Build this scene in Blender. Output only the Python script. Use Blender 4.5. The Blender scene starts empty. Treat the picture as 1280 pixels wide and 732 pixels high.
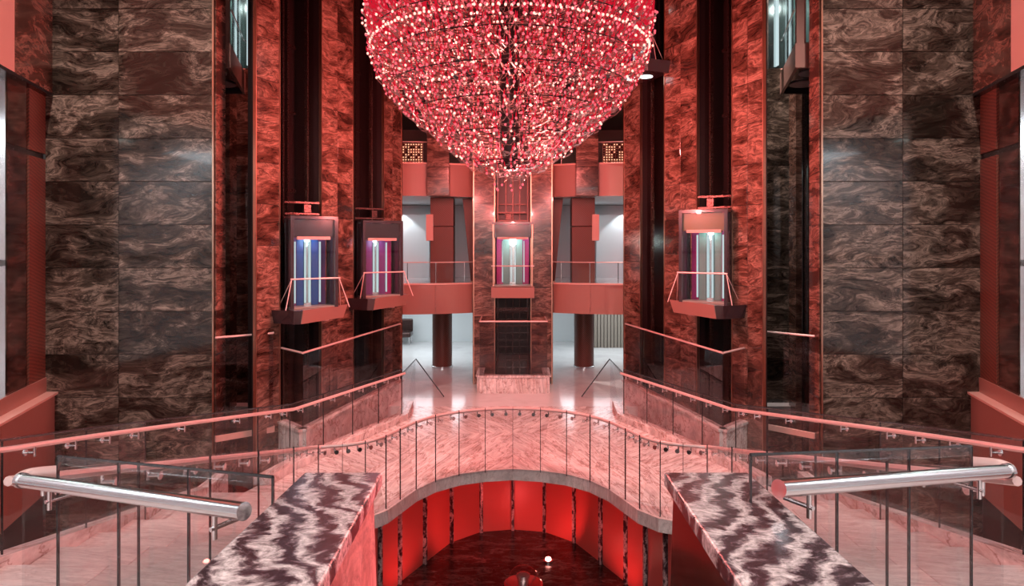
import bpy, bmesh, math, random
from mathutils import Vector, Matrix, noise

random.seed(7)
S = bpy.context.scene
COL = S.collection
F = 850.0            # focal length in pixels of the 1280 x 732 frame
CAMZ = 3.86          # eye height above the lobby floor (z = 0)

# ------------------------------------------------------------------ camera
cam_data = bpy.data.cameras.new('camera')
cam = bpy.data.objects.new('camera', cam_data)
COL.objects.link(cam)
cam.location = (0, 0, CAMZ)
cam.rotation_euler = (math.pi / 2, 0, 0)
cam_data.sensor_fit = 'HORIZONTAL'
cam_data.sensor_width = 36.0
cam_data.lens = 36.0 * F / 1280.0
cam_data.shift_x = -1.0 / 1280.0
cam_data.shift_y = -61.0 / 1280.0
cam_data.clip_start = 0.05
cam_data.clip_end = 200
S.camera = cam

# ------------------------------------------------------------------ world, exposure
world = bpy.data.worlds.new('world')
S.world = world
world.use_nodes = True
world.node_tree.nodes['Background'].inputs[0].default_value = (0.9, 0.75, 0.72, 1)
world.node_tree.nodes['Background'].inputs[1].default_value = 0.05
S.view_settings.view_transform = 'Standard'
S.view_settings.look = 'None'
S.view_settings.gamma = 1.0
S.view_settings.use_curve_mapping = False
S.view_settings.exposure = 0.0
S.cycles.transparent_max_bounces = 32
S.cycles.max_bounces = 8

RED = (1.0, 0.205, 0.185)
WARM = (1.0, 0.85, 0.78)
COOL = (0.86, 0.95, 1.0)


def lamp(name, kind, loc, power, color, size=0.2, size_y=None, target=None, spot=None, blend=0.6):
    d = bpy.data.lights.new(name, kind)
    d.energy = power
    d.color = color
    if kind == 'AREA':
        d.size = size
        if size_y:
            d.shape = 'RECTANGLE'
            d.size_y = size_y
    else:
        d.shadow_soft_size = size
    if kind == 'SPOT':
        d.spot_size = math.radians(spot or 70)
        d.spot_blend = blend
    o = bpy.data.objects.new(name, d)
    COL.objects.link(o)
    o.location = loc
    if target is not None:
        o.rotation_euler = (Vector(target) - Vector(loc)).to_track_quat('-Z', 'Y').to_euler()
    return o


# the chandelier's own red light: lamps among its bulbs
for (x, y, z, p) in ((0, 11.2, 4.7, 330), (0.7, 12.0, 5.0, 180), (-0.7, 12.0, 5.0, 180), (1.5, 12.2, 5.5, 260), (-1.5, 12.2, 5.5, 260),
                     (2.05, 12.4, 6.3, 330), (-2.05, 12.4, 6.3, 330), (0, 13.0, 5.9, 330), (1.2, 12.8, 7.4, 260), (-1.2, 12.8, 7.4, 260),
                     (0, 8.6, 5.7, 70)):
    lamp('chandelier_lamp', 'POINT', (x, y, z), p * 0.70, RED, 0.05)
# added fill spots high over the atrium, aimed at walls, parapets, stairs and bridge
for (x, y, tx, ty, tz, p, a) in ((-5.4, 5.2, -6.6, 12.3, 2.4, 3000, 62), (5.4, 5.2, 6.8, 12.3, 2.4, 3000, 62),
                                 (-1.6, 1.6, -1.0, 2.9, 2.8, 300, 50), (1.6, 1.6, 1.0, 2.9, 2.8, 420, 50),
                                 (-4.0, 5.5, -3.6, 6.0, 1.2, 1100, 46), (4.0, 5.5, 3.6, 6.0, 1.2, 1100, 46),
                                 (-3.0, 7.4, -0.8, 12.6, 0, 1500, 30), (3.0, 7.4, 0.8, 12.6, 0, 1500, 30)):
    lamp('ceiling_fill', 'SPOT', (x, y, 12.3), p, WARM, 0.08, target=(tx, ty, tz), spot=a)
for x in (-3.4, -1.1, 1.1, 3.4):
    for y in (-0.9, 0.7):
        lamp('landing_fill', 'AREA', (x, y, 6.85), 50, (1, .93, .9), 2.0, 0.35, target=(x, y + 0.001, 0))  # added unseen strip lights, for the parapets and the handrail reflections
    lamp('landing_wall_fill', 'AREA', (x, -2.9, 6.6), 110, (1, .95, .93), 1.6, 0.3, target=(x, -4.1, 3.6))  # added to brighten the wall behind, which the steel rails reflect
for sx in (-1, 1):
    lamp('niche_fill', 'SPOT', (sx * 5.2, 15.5, 12.2), 3600 if sx > 0 else 1500, WARM if sx > 0 else (1, .3, .26), 0.08, target=(sx * 6.3, 16.75, 3.0), spot=75)  # added fill for the niche back walls, no fixture there
# cool white lights in the decks behind the atrium
for sx in (-1, 1):
    lamp('lobby_lamp', 'AREA', (sx * 4.0, 23.6, 1.93), 150, COOL, 4.5, 4.0, target=(sx * 4.0, 23.6, 0))
    lamp('balcony_lamp', 'AREA', (sx * 3.6, 21.2, 5.12), 26, COOL, 3.0, 1.6, target=(sx * 3.6, 21.2, 0))
    lamp('balcony_downlight', 'SPOT', (sx * 3.75, 22.45, 5.1), 60, COOL, 0.05, target=(sx * 3.75, 22.75, 2.7), spot=95, blend=0.3)
    lamp('upper_balcony_lamp', 'AREA', (sx * 2.6, 20.6, 7.6), 9, (1, .8, .62), 1.0, target=(sx * 2.6, 20.6, 5))
    lamp('side_room_lamp', 'AREA', (sx * 9.7, 9.4, 6.3), 45, (.80, 1, .93), 1.4, 2.2, target=(sx * 9.7, 9.4, 0))
    lamp('side_room_lamp', 'AREA', (sx * 8.6, 5.2, 6.3), 130, COOL, 1.4, 2.6, target=(sx * 8.6, 5.2, 0))
lamp('lower_wall_and_fill_lamp', 'SPOT', (-0.55, 13.55, -2.45), 48, (1, .09, .09), 0.06, target=(-1.1, 15.2, -1.6), spot=120)
lamp('lower_wall_and_fill_lamp', 'SPOT', (0.72, 13.95, -2.45), 48, (1, .09, .09), 0.06, target=(0.8, 15.2, -1.6), spot=120)
lamp('lower_wall_and_fill_lamp', 'SPOT', (-1.3, 12.4, -2.45), 48, (1, .09, .09), 0.06, target=(-2.2, 13.0, -1.4), spot=120)
lamp('lower_wall_and_fill_lamp', 'SPOT', (1.3, 12.4, -2.45), 48, (1, .09, .09), 0.06, target=(2.2, 13.0, -1.4), spot=120)
lamp('lower_wall_and_fill_lamp', 'SPOT', (1.9, 5.0, -0.6), 2600, (1, .09, .11), 0.05, target=(-0.62, 2.5, 2.1), spot=44)  # added red spot without a fixture, reddens the left parapet's inner face

# ------------------------------------------------------------------ materials
def new_mat(name):
    m = bpy.data.materials.new(name)
    m.use_nodes = True
    nt = m.node_tree
    return m, nt, nt.nodes['Principled BSDF']


def N(nt, kind, **kw):
    n = nt.nodes.new(kind)
    for k, v in kw.items():
        setattr(n, k, v)
    return n


def plain(name, col, rough=0.5, metal=0.0, coat=0.0, emit=None, strength=0.0, bump=0.0, bscale=40):
    m, nt, b = new_mat(name)
    b.inputs['Base Color'].default_value = (*col, 1)
    b.inputs['Roughness'].default_value = rough
    b.inputs['Metallic'].default_value = metal
    b.inputs['Coat Weight'].default_value = coat
    tc = N(nt, 'ShaderNodeTexCoord')
    nz = N(nt, 'ShaderNodeTexNoise')
    nz.inputs['Scale'].default_value = bscale
    nt.links.new(tc.outputs['Object'], nz.inputs['Vector'])
    mr = N(nt, 'ShaderNodeMapRange')
    mr.inputs['To Min'].default_value = max(0.02, rough - 0.06)
    mr.inputs['To Max'].default_value = min(1, rough + 0.06)
    nt.links.new(nz.outputs['Fac'], mr.inputs['Value'])
    nt.links.new(mr.outputs[0], b.inputs['Roughness'])
    if bump:
        bp = N(nt, 'ShaderNodeBump')
        bp.inputs['Strength'].default_value = bump
        bp.inputs['Distance'].default_value = 0.004
        nt.links.new(nz.outputs['Fac'], bp.inputs['Height'])
        nt.links.new(bp.outputs[0], b.inputs['Normal'])
    if emit:
        b.inputs['Emission Color'].default_value = (*emit, 1)
        b.inputs['Emission Strength'].default_value = strength
    return m


def stone(name, ramp, rot=(0, 0.25, 0), scale=(1, 1, 2.2), warp=0.55, wscale=1.1, nscale=2.4, detail=9, rough=0.16,
          lines=0.5, line_col=(0.02, 0.012, 0.01), rand=60.0, coat=0.0, nrough=0.62, bands=0.0, bandscale=2.0, bdir='Z', bdist=3.0, streak=0.0, sscale=5.0, sdir=(1, 1, 4.5), tone=0.0):
    """flowing veined marble: warped noise through a colour ramp, thin dark veins on top"""
    m, nt, b = new_mat(name)
    L = nt.links.new
    tc = N(nt, 'ShaderNodeTexCoord')
    oi = N(nt, 'ShaderNodeObjectInfo')
    mul = N(nt, 'ShaderNodeMath', operation='MULTIPLY')
    mul.inputs[1].default_value = rand
    L(oi.outputs['Random'], mul.inputs[0])
    off = N(nt, 'ShaderNodeVectorMath', operation='ADD')
    L(tc.outputs['Object'], off.inputs[0])
    L(mul.outputs[0], off.inputs[1])
    mp = N(nt, 'ShaderNodeMapping')
    mp.inputs['Rotation'].default_value = rot
    mp.inputs['Scale'].default_value = scale
    L(off.outputs[0], mp.inputs['Vector'])
    n1 = N(nt, 'ShaderNodeTexNoise')
    n1.inputs['Scale'].default_value = wscale
    n1.inputs['Detail'].default_value = 3
    L(mp.outputs[0], n1.inputs['Vector'])
    sub = N(nt, 'ShaderNodeVectorMath', operation='SUBTRACT')
    sub.inputs[1].default_value = (0.5, 0.5, 0.5)
    L(n1.outputs['Color'], sub.inputs[0])
    sc = N(nt, 'ShaderNodeVectorMath', operation='SCALE')
    sc.inputs['Scale'].default_value = warp * 2
    L(sub.outputs[0], sc.inputs[0])
    add = N(nt, 'ShaderNodeVectorMath', operation='ADD')
    L(mp.outputs[0], add.inputs[0])
    L(sc.outputs[0], add.inputs[1])
    n2 = N(nt, 'ShaderNodeTexNoise')
    n2.inputs['Scale'].default_value = nscale
    n2.inputs['Detail'].default_value = detail
    n2.inputs['Roughness'].default_value = nrough
    L(add.outputs[0], n2.inputs['Vector'])
    fac = n2.outputs['Fac']
    if bands:
        wv = N(nt, 'ShaderNodeTexWave', wave_type='BANDS', bands_direction=bdir)
        wv.inputs['Scale'].default_value = bandscale
        wv.inputs['Distortion'].default_value = bdist
        wv.inputs['Detail'].default_value = 4
        wv.inputs['Detail Scale'].default_value = 1.6
        wv.inputs['Detail Roughness'].default_value = 0.7
        L(add.outputs[0], wv.inputs['Vector'])
        mxf = N(nt, 'ShaderNodeMix', data_type='FLOAT')
        mxf.inputs[0].default_value = bands
        L(fac, mxf.inputs[2])
        L(wv.outputs['Fac'], mxf.inputs[3])
        fac = mxf.outputs[0]
    cr = N(nt, 'ShaderNodeValToRGB')
    e = cr.color_ramp.elements
    e[0].position, e[0].color = ramp[0][0], (*ramp[0][1], 1)
    e[1].position, e[1].color = ramp[-1][0], (*ramp[-1][1], 1)
    for p, c in ramp[1:-1]:
        q = e.new(p)
        q.color = (*c, 1)
    L(fac, cr.inputs[0])
    n3 = N(nt, 'ShaderNodeTexNoise')
    n3.inputs['Scale'].default_value = nscale * 1.7
    n3.inputs['Detail'].default_value = 6
    n3.inputs['Roughness'].default_value = 0.6
    L(add.outputs[0], n3.inputs['Vector'])
    a1 = N(nt, 'ShaderNodeMath', operation='SUBTRACT')
    a1.inputs[1].default_value = 0.5
    L(n3.outputs['Fac'], a1.inputs[0])
    a2 = N(nt, 'ShaderNodeMath', operation='ABSOLUTE')
    L(a1.outputs[0], a2.inputs[0])
    mr = N(nt, 'ShaderNodeMapRange')
    mr.inputs['From Max'].default_value = 0.022
    mr.inputs['To Min'].default_value = lines
    mr.inputs['To Max'].default_value = 0.0
    L(a2.outputs[0], mr.inputs['Value'])
    mx = N(nt, 'ShaderNodeMix', data_type='RGBA')
    mx.inputs[7].default_value = (*line_col, 1)
    L(mr.outputs[0], mx.inputs[0])
    L(cr.outputs[0], mx.inputs[6])
    col = mx.outputs[2]
    if streak:
        sp = N(nt, 'ShaderNodeMapping')
        sp.inputs['Scale'].default_value = sdir
        L(add.outputs[0], sp.inputs['Vector'])
        n4 = N(nt, 'ShaderNodeTexNoise')
        n4.inputs['Scale'].default_value = sscale
        n4.inputs['Detail'].default_value = 8
        n4.inputs['Roughness'].default_value = 0.72
        L(sp.outputs[0], n4.inputs['Vector'])
        m4 = N(nt, 'ShaderNodeMapRange')
        m4.inputs['From Min'].default_value = 0.36
        m4.inputs['From Max'].default_value = 0.66
        m4.inputs['To Min'].default_value = 1 - streak
        m4.inputs['To Max'].default_value = 1 + streak
        L(n4.outputs['Fac'], m4.inputs['Value'])
        v4 = N(nt, 'ShaderNodeVectorMath', operation='SCALE')
        L(col, v4.inputs[0])
        L(m4.outputs[0], v4.inputs['Scale'])
        col = v4.outputs[0]
    if tone:
        m5 = N(nt, 'ShaderNodeMapRange')
        m5.inputs['To Min'].default_value = 1 - tone
        m5.inputs['To Max'].default_value = 1 + tone
        L(oi.outputs['Random'], m5.inputs['Value'])
        v5 = N(nt, 'ShaderNodeVectorMath', operation='SCALE')
        L(col, v5.inputs[0])
        L(m5.outputs[0], v5.inputs['Scale'])
        col = v5.outputs[0]
    L(col, b.inputs['Base Color'])
    b.inputs['Roughness'].default_value = rough
    b.inputs['Coat Weight'].default_value = coat
    b.inputs['Coat Roughness'].default_value = 0.05
    return m


def wood(name, c1, c2, rot, scale=9.0, rough=0.4):
    m, nt, b = new_mat(name)
    L = nt.links.new
    tc = N(nt, 'ShaderNodeTexCoord')
    mp = N(nt, 'ShaderNodeMapping')
    mp.inputs['Rotation'].default_value = rot
    L(tc.outputs['Object'], mp.inputs['Vector'])
    wv = N(nt, 'ShaderNodeTexWave', wave_type='BANDS', bands_direction='Z')
    wv.inputs['Scale'].default_value = scale
    wv.inputs['Distortion'].default_value = 2.5
    wv.inputs['Detail'].default_value = 3
    wv.inputs['Detail Scale'].default_value = 1.2
    L(mp.outputs[0], wv.inputs['Vector'])
    cr = N(nt, 'ShaderNodeValToRGB')
    cr.color_ramp.elements[0].color = (*c1, 1)
    cr.color_ramp.elements[1].color = (*c2, 1)
    L(wv.outputs['Fac'], cr.inputs[0])
    L(cr.outputs[0], b.inputs['Base Color'])
    b.inputs['Roughness'].default_value = rough
    return m


def glass(name, tint, refl=1.0, rough=0.02):
    """thin pane: clear straight through, Fresnel reflection on top"""
    m = bpy.data.materials.new(name)
    m.use_nodes = True
    nt = m.node_tree
    nt.nodes.clear()
    L = nt.links.new
    out = N(nt, 'ShaderNodeOutputMaterial')
    tr = N(nt, 'ShaderNodeBsdfTransparent')
    tr.inputs[0].default_value = (*tint, 1)
    gl = N(nt, 'ShaderNodeBsdfGlossy')
    gl.inputs['Roughness'].default_value = rough
    gl.inputs['Color'].default_value = (0.95, 0.97, 0.97, 1)
    geo = N(nt, 'ShaderNodeNewGeometry')          # a pane reflects once, on the face the ray enters
    ior = N(nt, 'ShaderNodeMapRange')
    ior.inputs['To Min'].default_value = 1.45
    ior.inputs['To Max'].default_value = 1 / 1.45
    L(geo.outputs['Backfacing'], ior.inputs['Value'])
    fr = N(nt, 'ShaderNodeFresnel')
    L(ior.outputs[0], fr.inputs['IOR'])
    front = N(nt, 'ShaderNodeMapRange')
    front.inputs['To Min'].default_value = refl
    front.inputs['To Max'].default_value = 0.0
    L(geo.outputs['Backfacing'], front.inputs['Value'])
    ml = N(nt, 'ShaderNodeMath', operation='MULTIPLY')
    L(front.outputs[0], ml.inputs[1])
    L(fr.outputs[0], ml.inputs[0])
    tm = N(nt, 'ShaderNodeMix', data_type='RGBA')
    tm.inputs[6].default_value = (*tint, 1)
    tm.inputs[7].default_value = (1, 1, 1, 1)
    L(geo.outputs['Backfacing'], tm.inputs[0])
    L(tm.outputs[2], tr.inputs[0])
    mx = N(nt, 'ShaderNodeMixShader')
    L(ml.outputs[0], mx.inputs[0])
    L(tr.outputs[0], mx.inputs[1])
    L(gl.outputs[0], mx.inputs[2])
    L(mx.outputs[0], out.inputs[0])
    return m


def glow(name, col, strength, sample=False):
    m = bpy.data.materials.new(name)
    m.use_nodes = True
    nt = m.node_tree
    nt.nodes.clear()
    out = N(nt, 'ShaderNodeOutputMaterial')
    e = N(nt, 'ShaderNodeEmission')
    e.inputs[0].default_value = (*col, 1)
    e.inputs[1].default_value = strength
    nt.links.new(e.outputs[0], out.inputs[0])
    m.cycles.emission_sampling = 'AUTO' if sample else 'NONE'
    return m


BROWN = [(0.32, (0.010, 0.007, 0.005)), (0.44, (0.036, 0.024, 0.018)), (0.50, (0.075, 0.052, 0.04)),
         (0.56, (0.24, 0.17, 0.135)), (0.60, (0.07, 0.048, 0.037)), (0.70, (0.32, 0.23, 0.185))]
M = {}
M['brown_marble'] = stone('brown_marble', BROWN, rot=(0, 0.2, 0), scale=(0.55, 0.55, 1.25), warp=0.75, wscale=1.1, nscale=1.35, detail=10, nrough=0.68, lines=0.7, coat=0.3, streak=0.75, sscale=4.5, tone=0.15)
M['red_marble'] = stone('red_marble', [(0.30, (0.022, 0.009, 0.006)), (0.43, (0.075, 0.032, 0.022)), (0.5, (0.15, 0.072, 0.052)),
                                        (0.57, (0.29, 0.165, 0.125)), (0.62, (0.12, 0.056, 0.04)), (0.72, (0.33, 0.20, 0.16))],
                        rot=(0, 0.3, 0), scale=(0.6, 0.6, 1.4), warp=0.7, nscale=1.5, detail=10, nrough=0.66, lines=0.55, line_col=(0.04, 0.012, 0.01), coat=0.3, streak=0.6, sscale=4.5, tone=0.1)
M['parapet_stone'] = stone('parapet_stone', [(0.3, (0.12, 0.06, 0.045)), (0.48, (0.30, 0.19, 0.16)), (0.58, (0.42, 0.30, 0.27)), (0.7, (0.2, 0.11, 0.09))], rot=(0.5, 0.4, 0), scale=(1, 1, 1), nscale=1.8, lines=0.35, rough=0.45, streak=0.35, sscale=4)
M['dark_marble'] = stone('dark_marble', [(0.3, (0.012, 0.006, 0.005)), (0.5, (0.045, 0.024, 0.019)), (0.6, (0.1, 0.055, 0.042)), (0.72, (0.05, 0.028, 0.02))],
                         scale=(0.8, 0.8, 2.2), nscale=1.9, lines=0.5, rough=0.12)
M['pale_marble'] = stone('pale_marble', [(0.28, (0.40, 0.27, 0.24)), (0.42, (0.62, 0.53, 0.51)), (0.52, (0.74, 0.68, 0.66)), (0.6, (0.56, 0.45, 0.42)), (0.72, (0.76, 0.70, 0.68))],
                         rot=(0, 0, 0), scale=(2.0, 0.55, 1), warp=0.35, wscale=0.8, nscale=1.3, lines=0.75, line_col=(0.26, 0.12, 0.09), rough=0.14, rand=30, streak=0.3, sscale=1.6, sdir=(6, 0.8, 1), tone=0.06)
M['step_marble'] = stone('step_marble', [(0.28, (0.44, 0.34, 0.32)), (0.45, (0.61, 0.54, 0.52)), (0.6, (0.53, 0.45, 0.43)), (0.72, (0.67, 0.62, 0.60))],
                         rot=(0, 0, 0.5), scale=(0.7, 2.2, 1), warp=0.3, nscale=2.6, lines=0.35, line_col=(0.22, 0.13, 0.11), rough=0.3, rand=30, streak=0.2, sscale=3, sdir=(1, 5, 1), tone=0.13)
for nm_, rz_ in (('granite', -0.45), ('granite_mirrored', 0.45)):
    M[nm_] = stone(nm_, [(0.36, (0.022, 0.013, 0.018)), (0.43, (0.07, 0.045, 0.054)), (0.50, (0.20, 0.155, 0.16)), (0.56, (0.44, 0.37, 0.365)), (0.66, (0.60, 0.52, 0.51))],
                   rot=(0, 0, rz_), scale=(1, 1, 1), warp=0.16, wscale=2.6, nscale=17.0, detail=12, nrough=0.9, lines=0.1, rough=0.25, rand=0,
                   bands=0.22, bandscale=2.6, bdir='X', bdist=7.0, streak=0.55, sscale=45, sdir=(1, 1, 1))
M['lower_floor'] = stone('lower_floor', [(0.3, (0.01, 0.006, 0.006)), (0.5, (0.03, 0.018, 0.016)), (0.58, (0.14, 0.09, 0.08)), (0.64, (0.03, 0.018, 0.016)), (0.75, (0.05, 0.03, 0.03))],
                         rot=(0, 0, 0.6), scale=(1, 2.4, 1), nscale=1.6, lines=0.3, line_col=(0.3, 0.2, 0.18), rough=0.22)
M['lobby_floor'] = stone('lobby_floor', [(0.3, (0.55, 0.53, 0.53)), (0.5, (0.68, 0.66, 0.66)), (0.7, (0.72, 0.7, 0.7))], scale=(1, 1, 1), nscale=0.8, lines=0.1, line_col=(0.45, 0.42, 0.42), rough=0.1, rand=0)
M['mahogany'] = wood('mahogany', (0.085, 0.026, 0.016), (0.19, 0.062, 0.042), (0, 0.75, 0), 7.0)
M['mahogany_turned'] = wood('mahogany_turned', (0.085, 0.026, 0.016), (0.19, 0.062, 0.042), (0, -0.75, 0), 7.0)
M['grey_wood'] = wood('grey_wood', (0.16, 0.13, 0.10), (0.30, 0.25, 0.21), (0, 1.57, 0), 6.0, 0.5)
M['salmon'] = plain('salmon_panel', (0.34, 0.165, 0.135), 0.38, bump=0.1, bscale=30)
M['salmon_light'] = plain('salmon_trim', (0.72, 0.42, 0.36), 0.35)
M['steel'] = plain('polished_steel', (0.72, 0.72, 0.73), 0.16, 1.0)
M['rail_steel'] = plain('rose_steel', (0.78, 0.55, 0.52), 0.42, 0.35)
M['bracket_steel'] = plain('bracket_steel', (0.78, 0.76, 0.77), 0.2, 1.0)
M['brass'] = plain('brass_trim', (0.62, 0.36, 0.26), 0.3, 1.0)
M['dark_edge'] = plain('dark_glass_edge', (0.02, 0.02, 0.022), 0.25)
M['shaft_dark'] = plain('shaft_dark', (0.022, 0.012, 0.012), 0.3)
M['shaft_metal'] = plain('shaft_metal', (0.075, 0.04, 0.036), 0.28, 0.7)
M['white_wall'] = plain('white_wall', (0.70, 0.73, 0.74), 0.6)
M['dark_ceiling'] = plain('dark_ceiling', (0.06, 0.048, 0.042), 0.7)
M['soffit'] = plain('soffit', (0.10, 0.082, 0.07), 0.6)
M['cab_dark'] = plain('cab_dark', (0.035, 0.018, 0.022), 0.18, coat=0.5)
M['cab_floor'] = plain('cab_floor', (0.35, 0.32, 0.28), 0.25)
M['cab_purple'] = plain('cab_purple', (0.16, 0.05, 0.18), 0.3)
M['cab_blue'] = plain('cab_blue', (0.03, 0.10, 0.32), 0.25)
M['cab_green'] = plain('cab_green', (0.16, 0.30, 0.28), 0.25)
M['cab_olive'] = plain('cab_olive', (0.17, 0.12, 0.05), 0.25)
M['cab_magenta'] = plain('cab_magenta', (0.32, 0.01, 0.14), 0.35)
M['cab_mirror'] = plain('cab_mirror', (0.75, 0.80, 0.79), 0.12, 0.9)
M['plate_red'] = plain('lower_wall_panel', (0.62, 0.12, 0.10), 0.32)
M['lamp_white'] = glow('lamp_white', (0.74, 0.93, 0.96), 0.8)
M['lamp_disc'] = glow('lamp_disc', (0.95, 0.98, 1.0), 2.2)
M['disc_off'] = plain('disc_unlit', (0.42, 0.28, 0.29), 0.35)
M['lamp_red'] = glow('lamp_red', (1.0, 0.32, 0.26), 22)
M['screen_light'] = glow('screen_light', (1.0, 0.42, 0.24), 2.6)
M['glass'] = glass('clear_glass', (0.90, 0.90, 0.905), 0.9)
M['barrier_glass'] = glass('barrier_glass', (0.72, 0.69, 0.70), 1.2)
M['shaft_glass'] = glass('shaft_glass', (0.80, 0.78, 0.78), 0.6, 0.2)
M['cab_glass'] = glass('cab_glass', (0.86, 0.88, 0.88), 0.9)
M['bulb_hot'] = glow('bulb_hot', (1.0, 0.36, 0.30), 2.7)
M['bulb_pink'] = glow('bulb_pink', (1.0, 0.13, 0.17), 1.3)
M['flame'] = glow('flame_red', (1.0, 0.015, 0.045), 0.62)
M['stem'] = plain('stem_metal', (0.62, 0.44, 0.42), 0.25, 0.7)
M['ring_metal'] = plain('ring_metal', (0.035, 0.022, 0.022), 0.35, 0.6)


# ------------------------------------------------------------------ mesh helpers
class MB:
    def __init__(self):
        self.v, self.f = [], []

    def add(self, vs, fs):
        o = len(self.v)
        self.v += [tuple(p) for p in vs]
        self.f += [tuple(i + o for i in q) for q in fs]
        return self

    def box(self, x0, x1, y0, y1, z0, z1):
        return self.add([(x0, y0, z0), (x1, y0, z0), (x1, y1, z0), (x0, y1, z0), (x0, y0, z1), (x1, y0, z1), (x1, y1, z1), (x0, y1, z1)],
                        [(0, 3, 2, 1), (4, 5, 6, 7), (0, 1, 5, 4), (1, 2, 6, 5), (2, 3, 7, 6), (3, 0, 4, 7)])

    def prism(self, poly, z0, z1):
        """vertical prism over a plan polygon; z0/z1 numbers or per-point lists"""
        n = len(poly)
        a = z0 if isinstance(z0, (list, tuple)) else [z0] * n
        b = z1 if isinstance(z1, (list, tuple)) else [z1] * n
        vs = [(p[0], p[1], a[i]) for i, p in enumerate(poly)] + [(p[0], p[1], b[i]) for i, p in enumerate(poly)]
        fs = [tuple(range(n - 1, -1, -1)), tuple(range(n, 2 * n))]
        fs += [(i, (i + 1) % n, n + (i + 1) % n, n + i) for i in range(n)]
        return self.add(vs, fs)

    def loft(self, sections):
        """sections of equal point count joined to a solid with end caps"""
        n = len(sections[0])
        vs = [p for s in sections for p in s]
        fs = [tuple(range(n - 1, -1, -1)), tuple((len(sections) - 1) * n + i for i in range(n))]
        for k in range(len(sections) - 1):
            for i in range(n):
                j = (i + 1) % n
                fs.append((k * n + i, k * n + j, (k + 1) * n + j, (k + 1) * n + i))
        return self.add(vs, fs)

    def tube(self, path, r, n=8, closed=False):
        path = [Vector(p) for p in path]
        m = len(path)
        rings = []
        for i, p in enumerate(path):
            a = path[i - 1] if (i or closed) else p
            b = path[(i + 1) % m] if (i < m - 1 or closed) else p
            t = (b - a).normalized()
            up = Vector((0, 0, 1)) if abs(t.z) < 0.95 else Vector((0, 1, 0))
            s = t.cross(up).normalized()
            w = s.cross(t)
            rr = r[i] if isinstance(r, (list, tuple)) else r
            rings.append([p + (s * math.cos(2 * math.pi * k / n) + w * math.sin(2 * math.pi * k / n)) * rr for k in range(n)])
        if not closed:
            return self.loft(rings)
        vs = [q for s in rings for q in s]
        fs = []
        for k in range(m):
            for i in range(n):
                j = (i + 1) % n
                k2 = (k + 1) % m
                fs.append((k * n + i, k * n + j, k2 * n + j, k2 * n + i))
        return self.add(vs, fs)

    def lathe(self, prof, c, n=24):
        """profile of (r, z) turned about a vertical axis at c"""
        secs = [[(c[0] + r * math.cos(2 * math.pi * k / n), c[1] + r * math.sin(2 * math.pi * k / n), c[2] + z) for k in range(n)] for r, z in prof]
        return self.loft(secs)

    def build(self, name, mat, parent=None, smooth=False, bevel=0.0, recalc=True):
        me = bpy.data.meshes.new(name)
        loc = parent_loc(parent)
        me.from_pydata([(x - loc.x, y - loc.y, z - loc.z) for x, y, z in self.v], [], self.f)
        if recalc:
            bm = bmesh.new()
            bm.from_mesh(me)
            bmesh.ops.recalc_face_normals(bm, faces=bm.faces)
            bm.to_mesh(me)
            bm.free()
        if smooth:
            me.polygons.foreach_set('use_smooth', [True] * len(me.polygons))
        me.materials.append(mat if not isinstance(mat, str) else M[mat])
        o = bpy.data.objects.new(name, me)
        COL.objects.link(o)
        if parent is not None:
            o.parent = parent
        if bevel:
            b = o.modifiers.new('bevel', 'BEVEL')
            b.width = bevel
            b.segments = 2
            b.limit_method = 'ANGLE'
        if smooth:
            sm = o.modifiers.new('edges', 'EDGE_SPLIT')
            sm.split_angle = math.radians(40)
        return o


def parent_loc(p):
    v = Vector((0, 0, 0))
    while p is not None:
        v += p.location
        p = p.parent
    return v


def tag(o, label=None, cat=None, group=None, kind=None):
    if label:
        o['label'] = label
    if cat:
        o['category'] = cat
    if group:
        o['group'] = group
    if kind:
        o['kind'] = kind
    return o


GROUPS = {'panoramic_lift': 'panoramic glass lifts', 'elevator_shaft': 'open lift shafts', 'column': 'columns around the balconies', 'balcony': 'balcony bands', 'glass_barrier': 'glass barriers round the lift pits',
          'glass_balustrade': 'glass balustrades of bridge and stairs', 'steel_handrail': 'foreground steel handrails', 'granite_parapet': 'granite topped parapets', 'staircase': 'pale marble stairs', 'stone_curb': 'stone curbs of the bridge',
          'lattice_screen': 'lattice screens on the upper balconies', 'wall_sign': 'salmon sign plates', 'tapered_fin': 'tapered wood fins', 'glass_wing': 'glass end wings', 'guard_bar': 'guard bars of the niches'}


def thing(name, label, cat, loc=(0, 0, 0), group=None):
    group = group or GROUPS.get(name)
    o = bpy.data.objects.new(name, None)
    o.empty_display_size = 0.2
    COL.objects.link(o)
    o.location = loc
    return tag(o, label, cat, group)


def struct(name, mb, mat, label=None, **kw):
    o = mb.build(name, mat, None, **kw)
    return tag(o, label or None, None, None, 'structure')


_panel_mesh = {}


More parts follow.
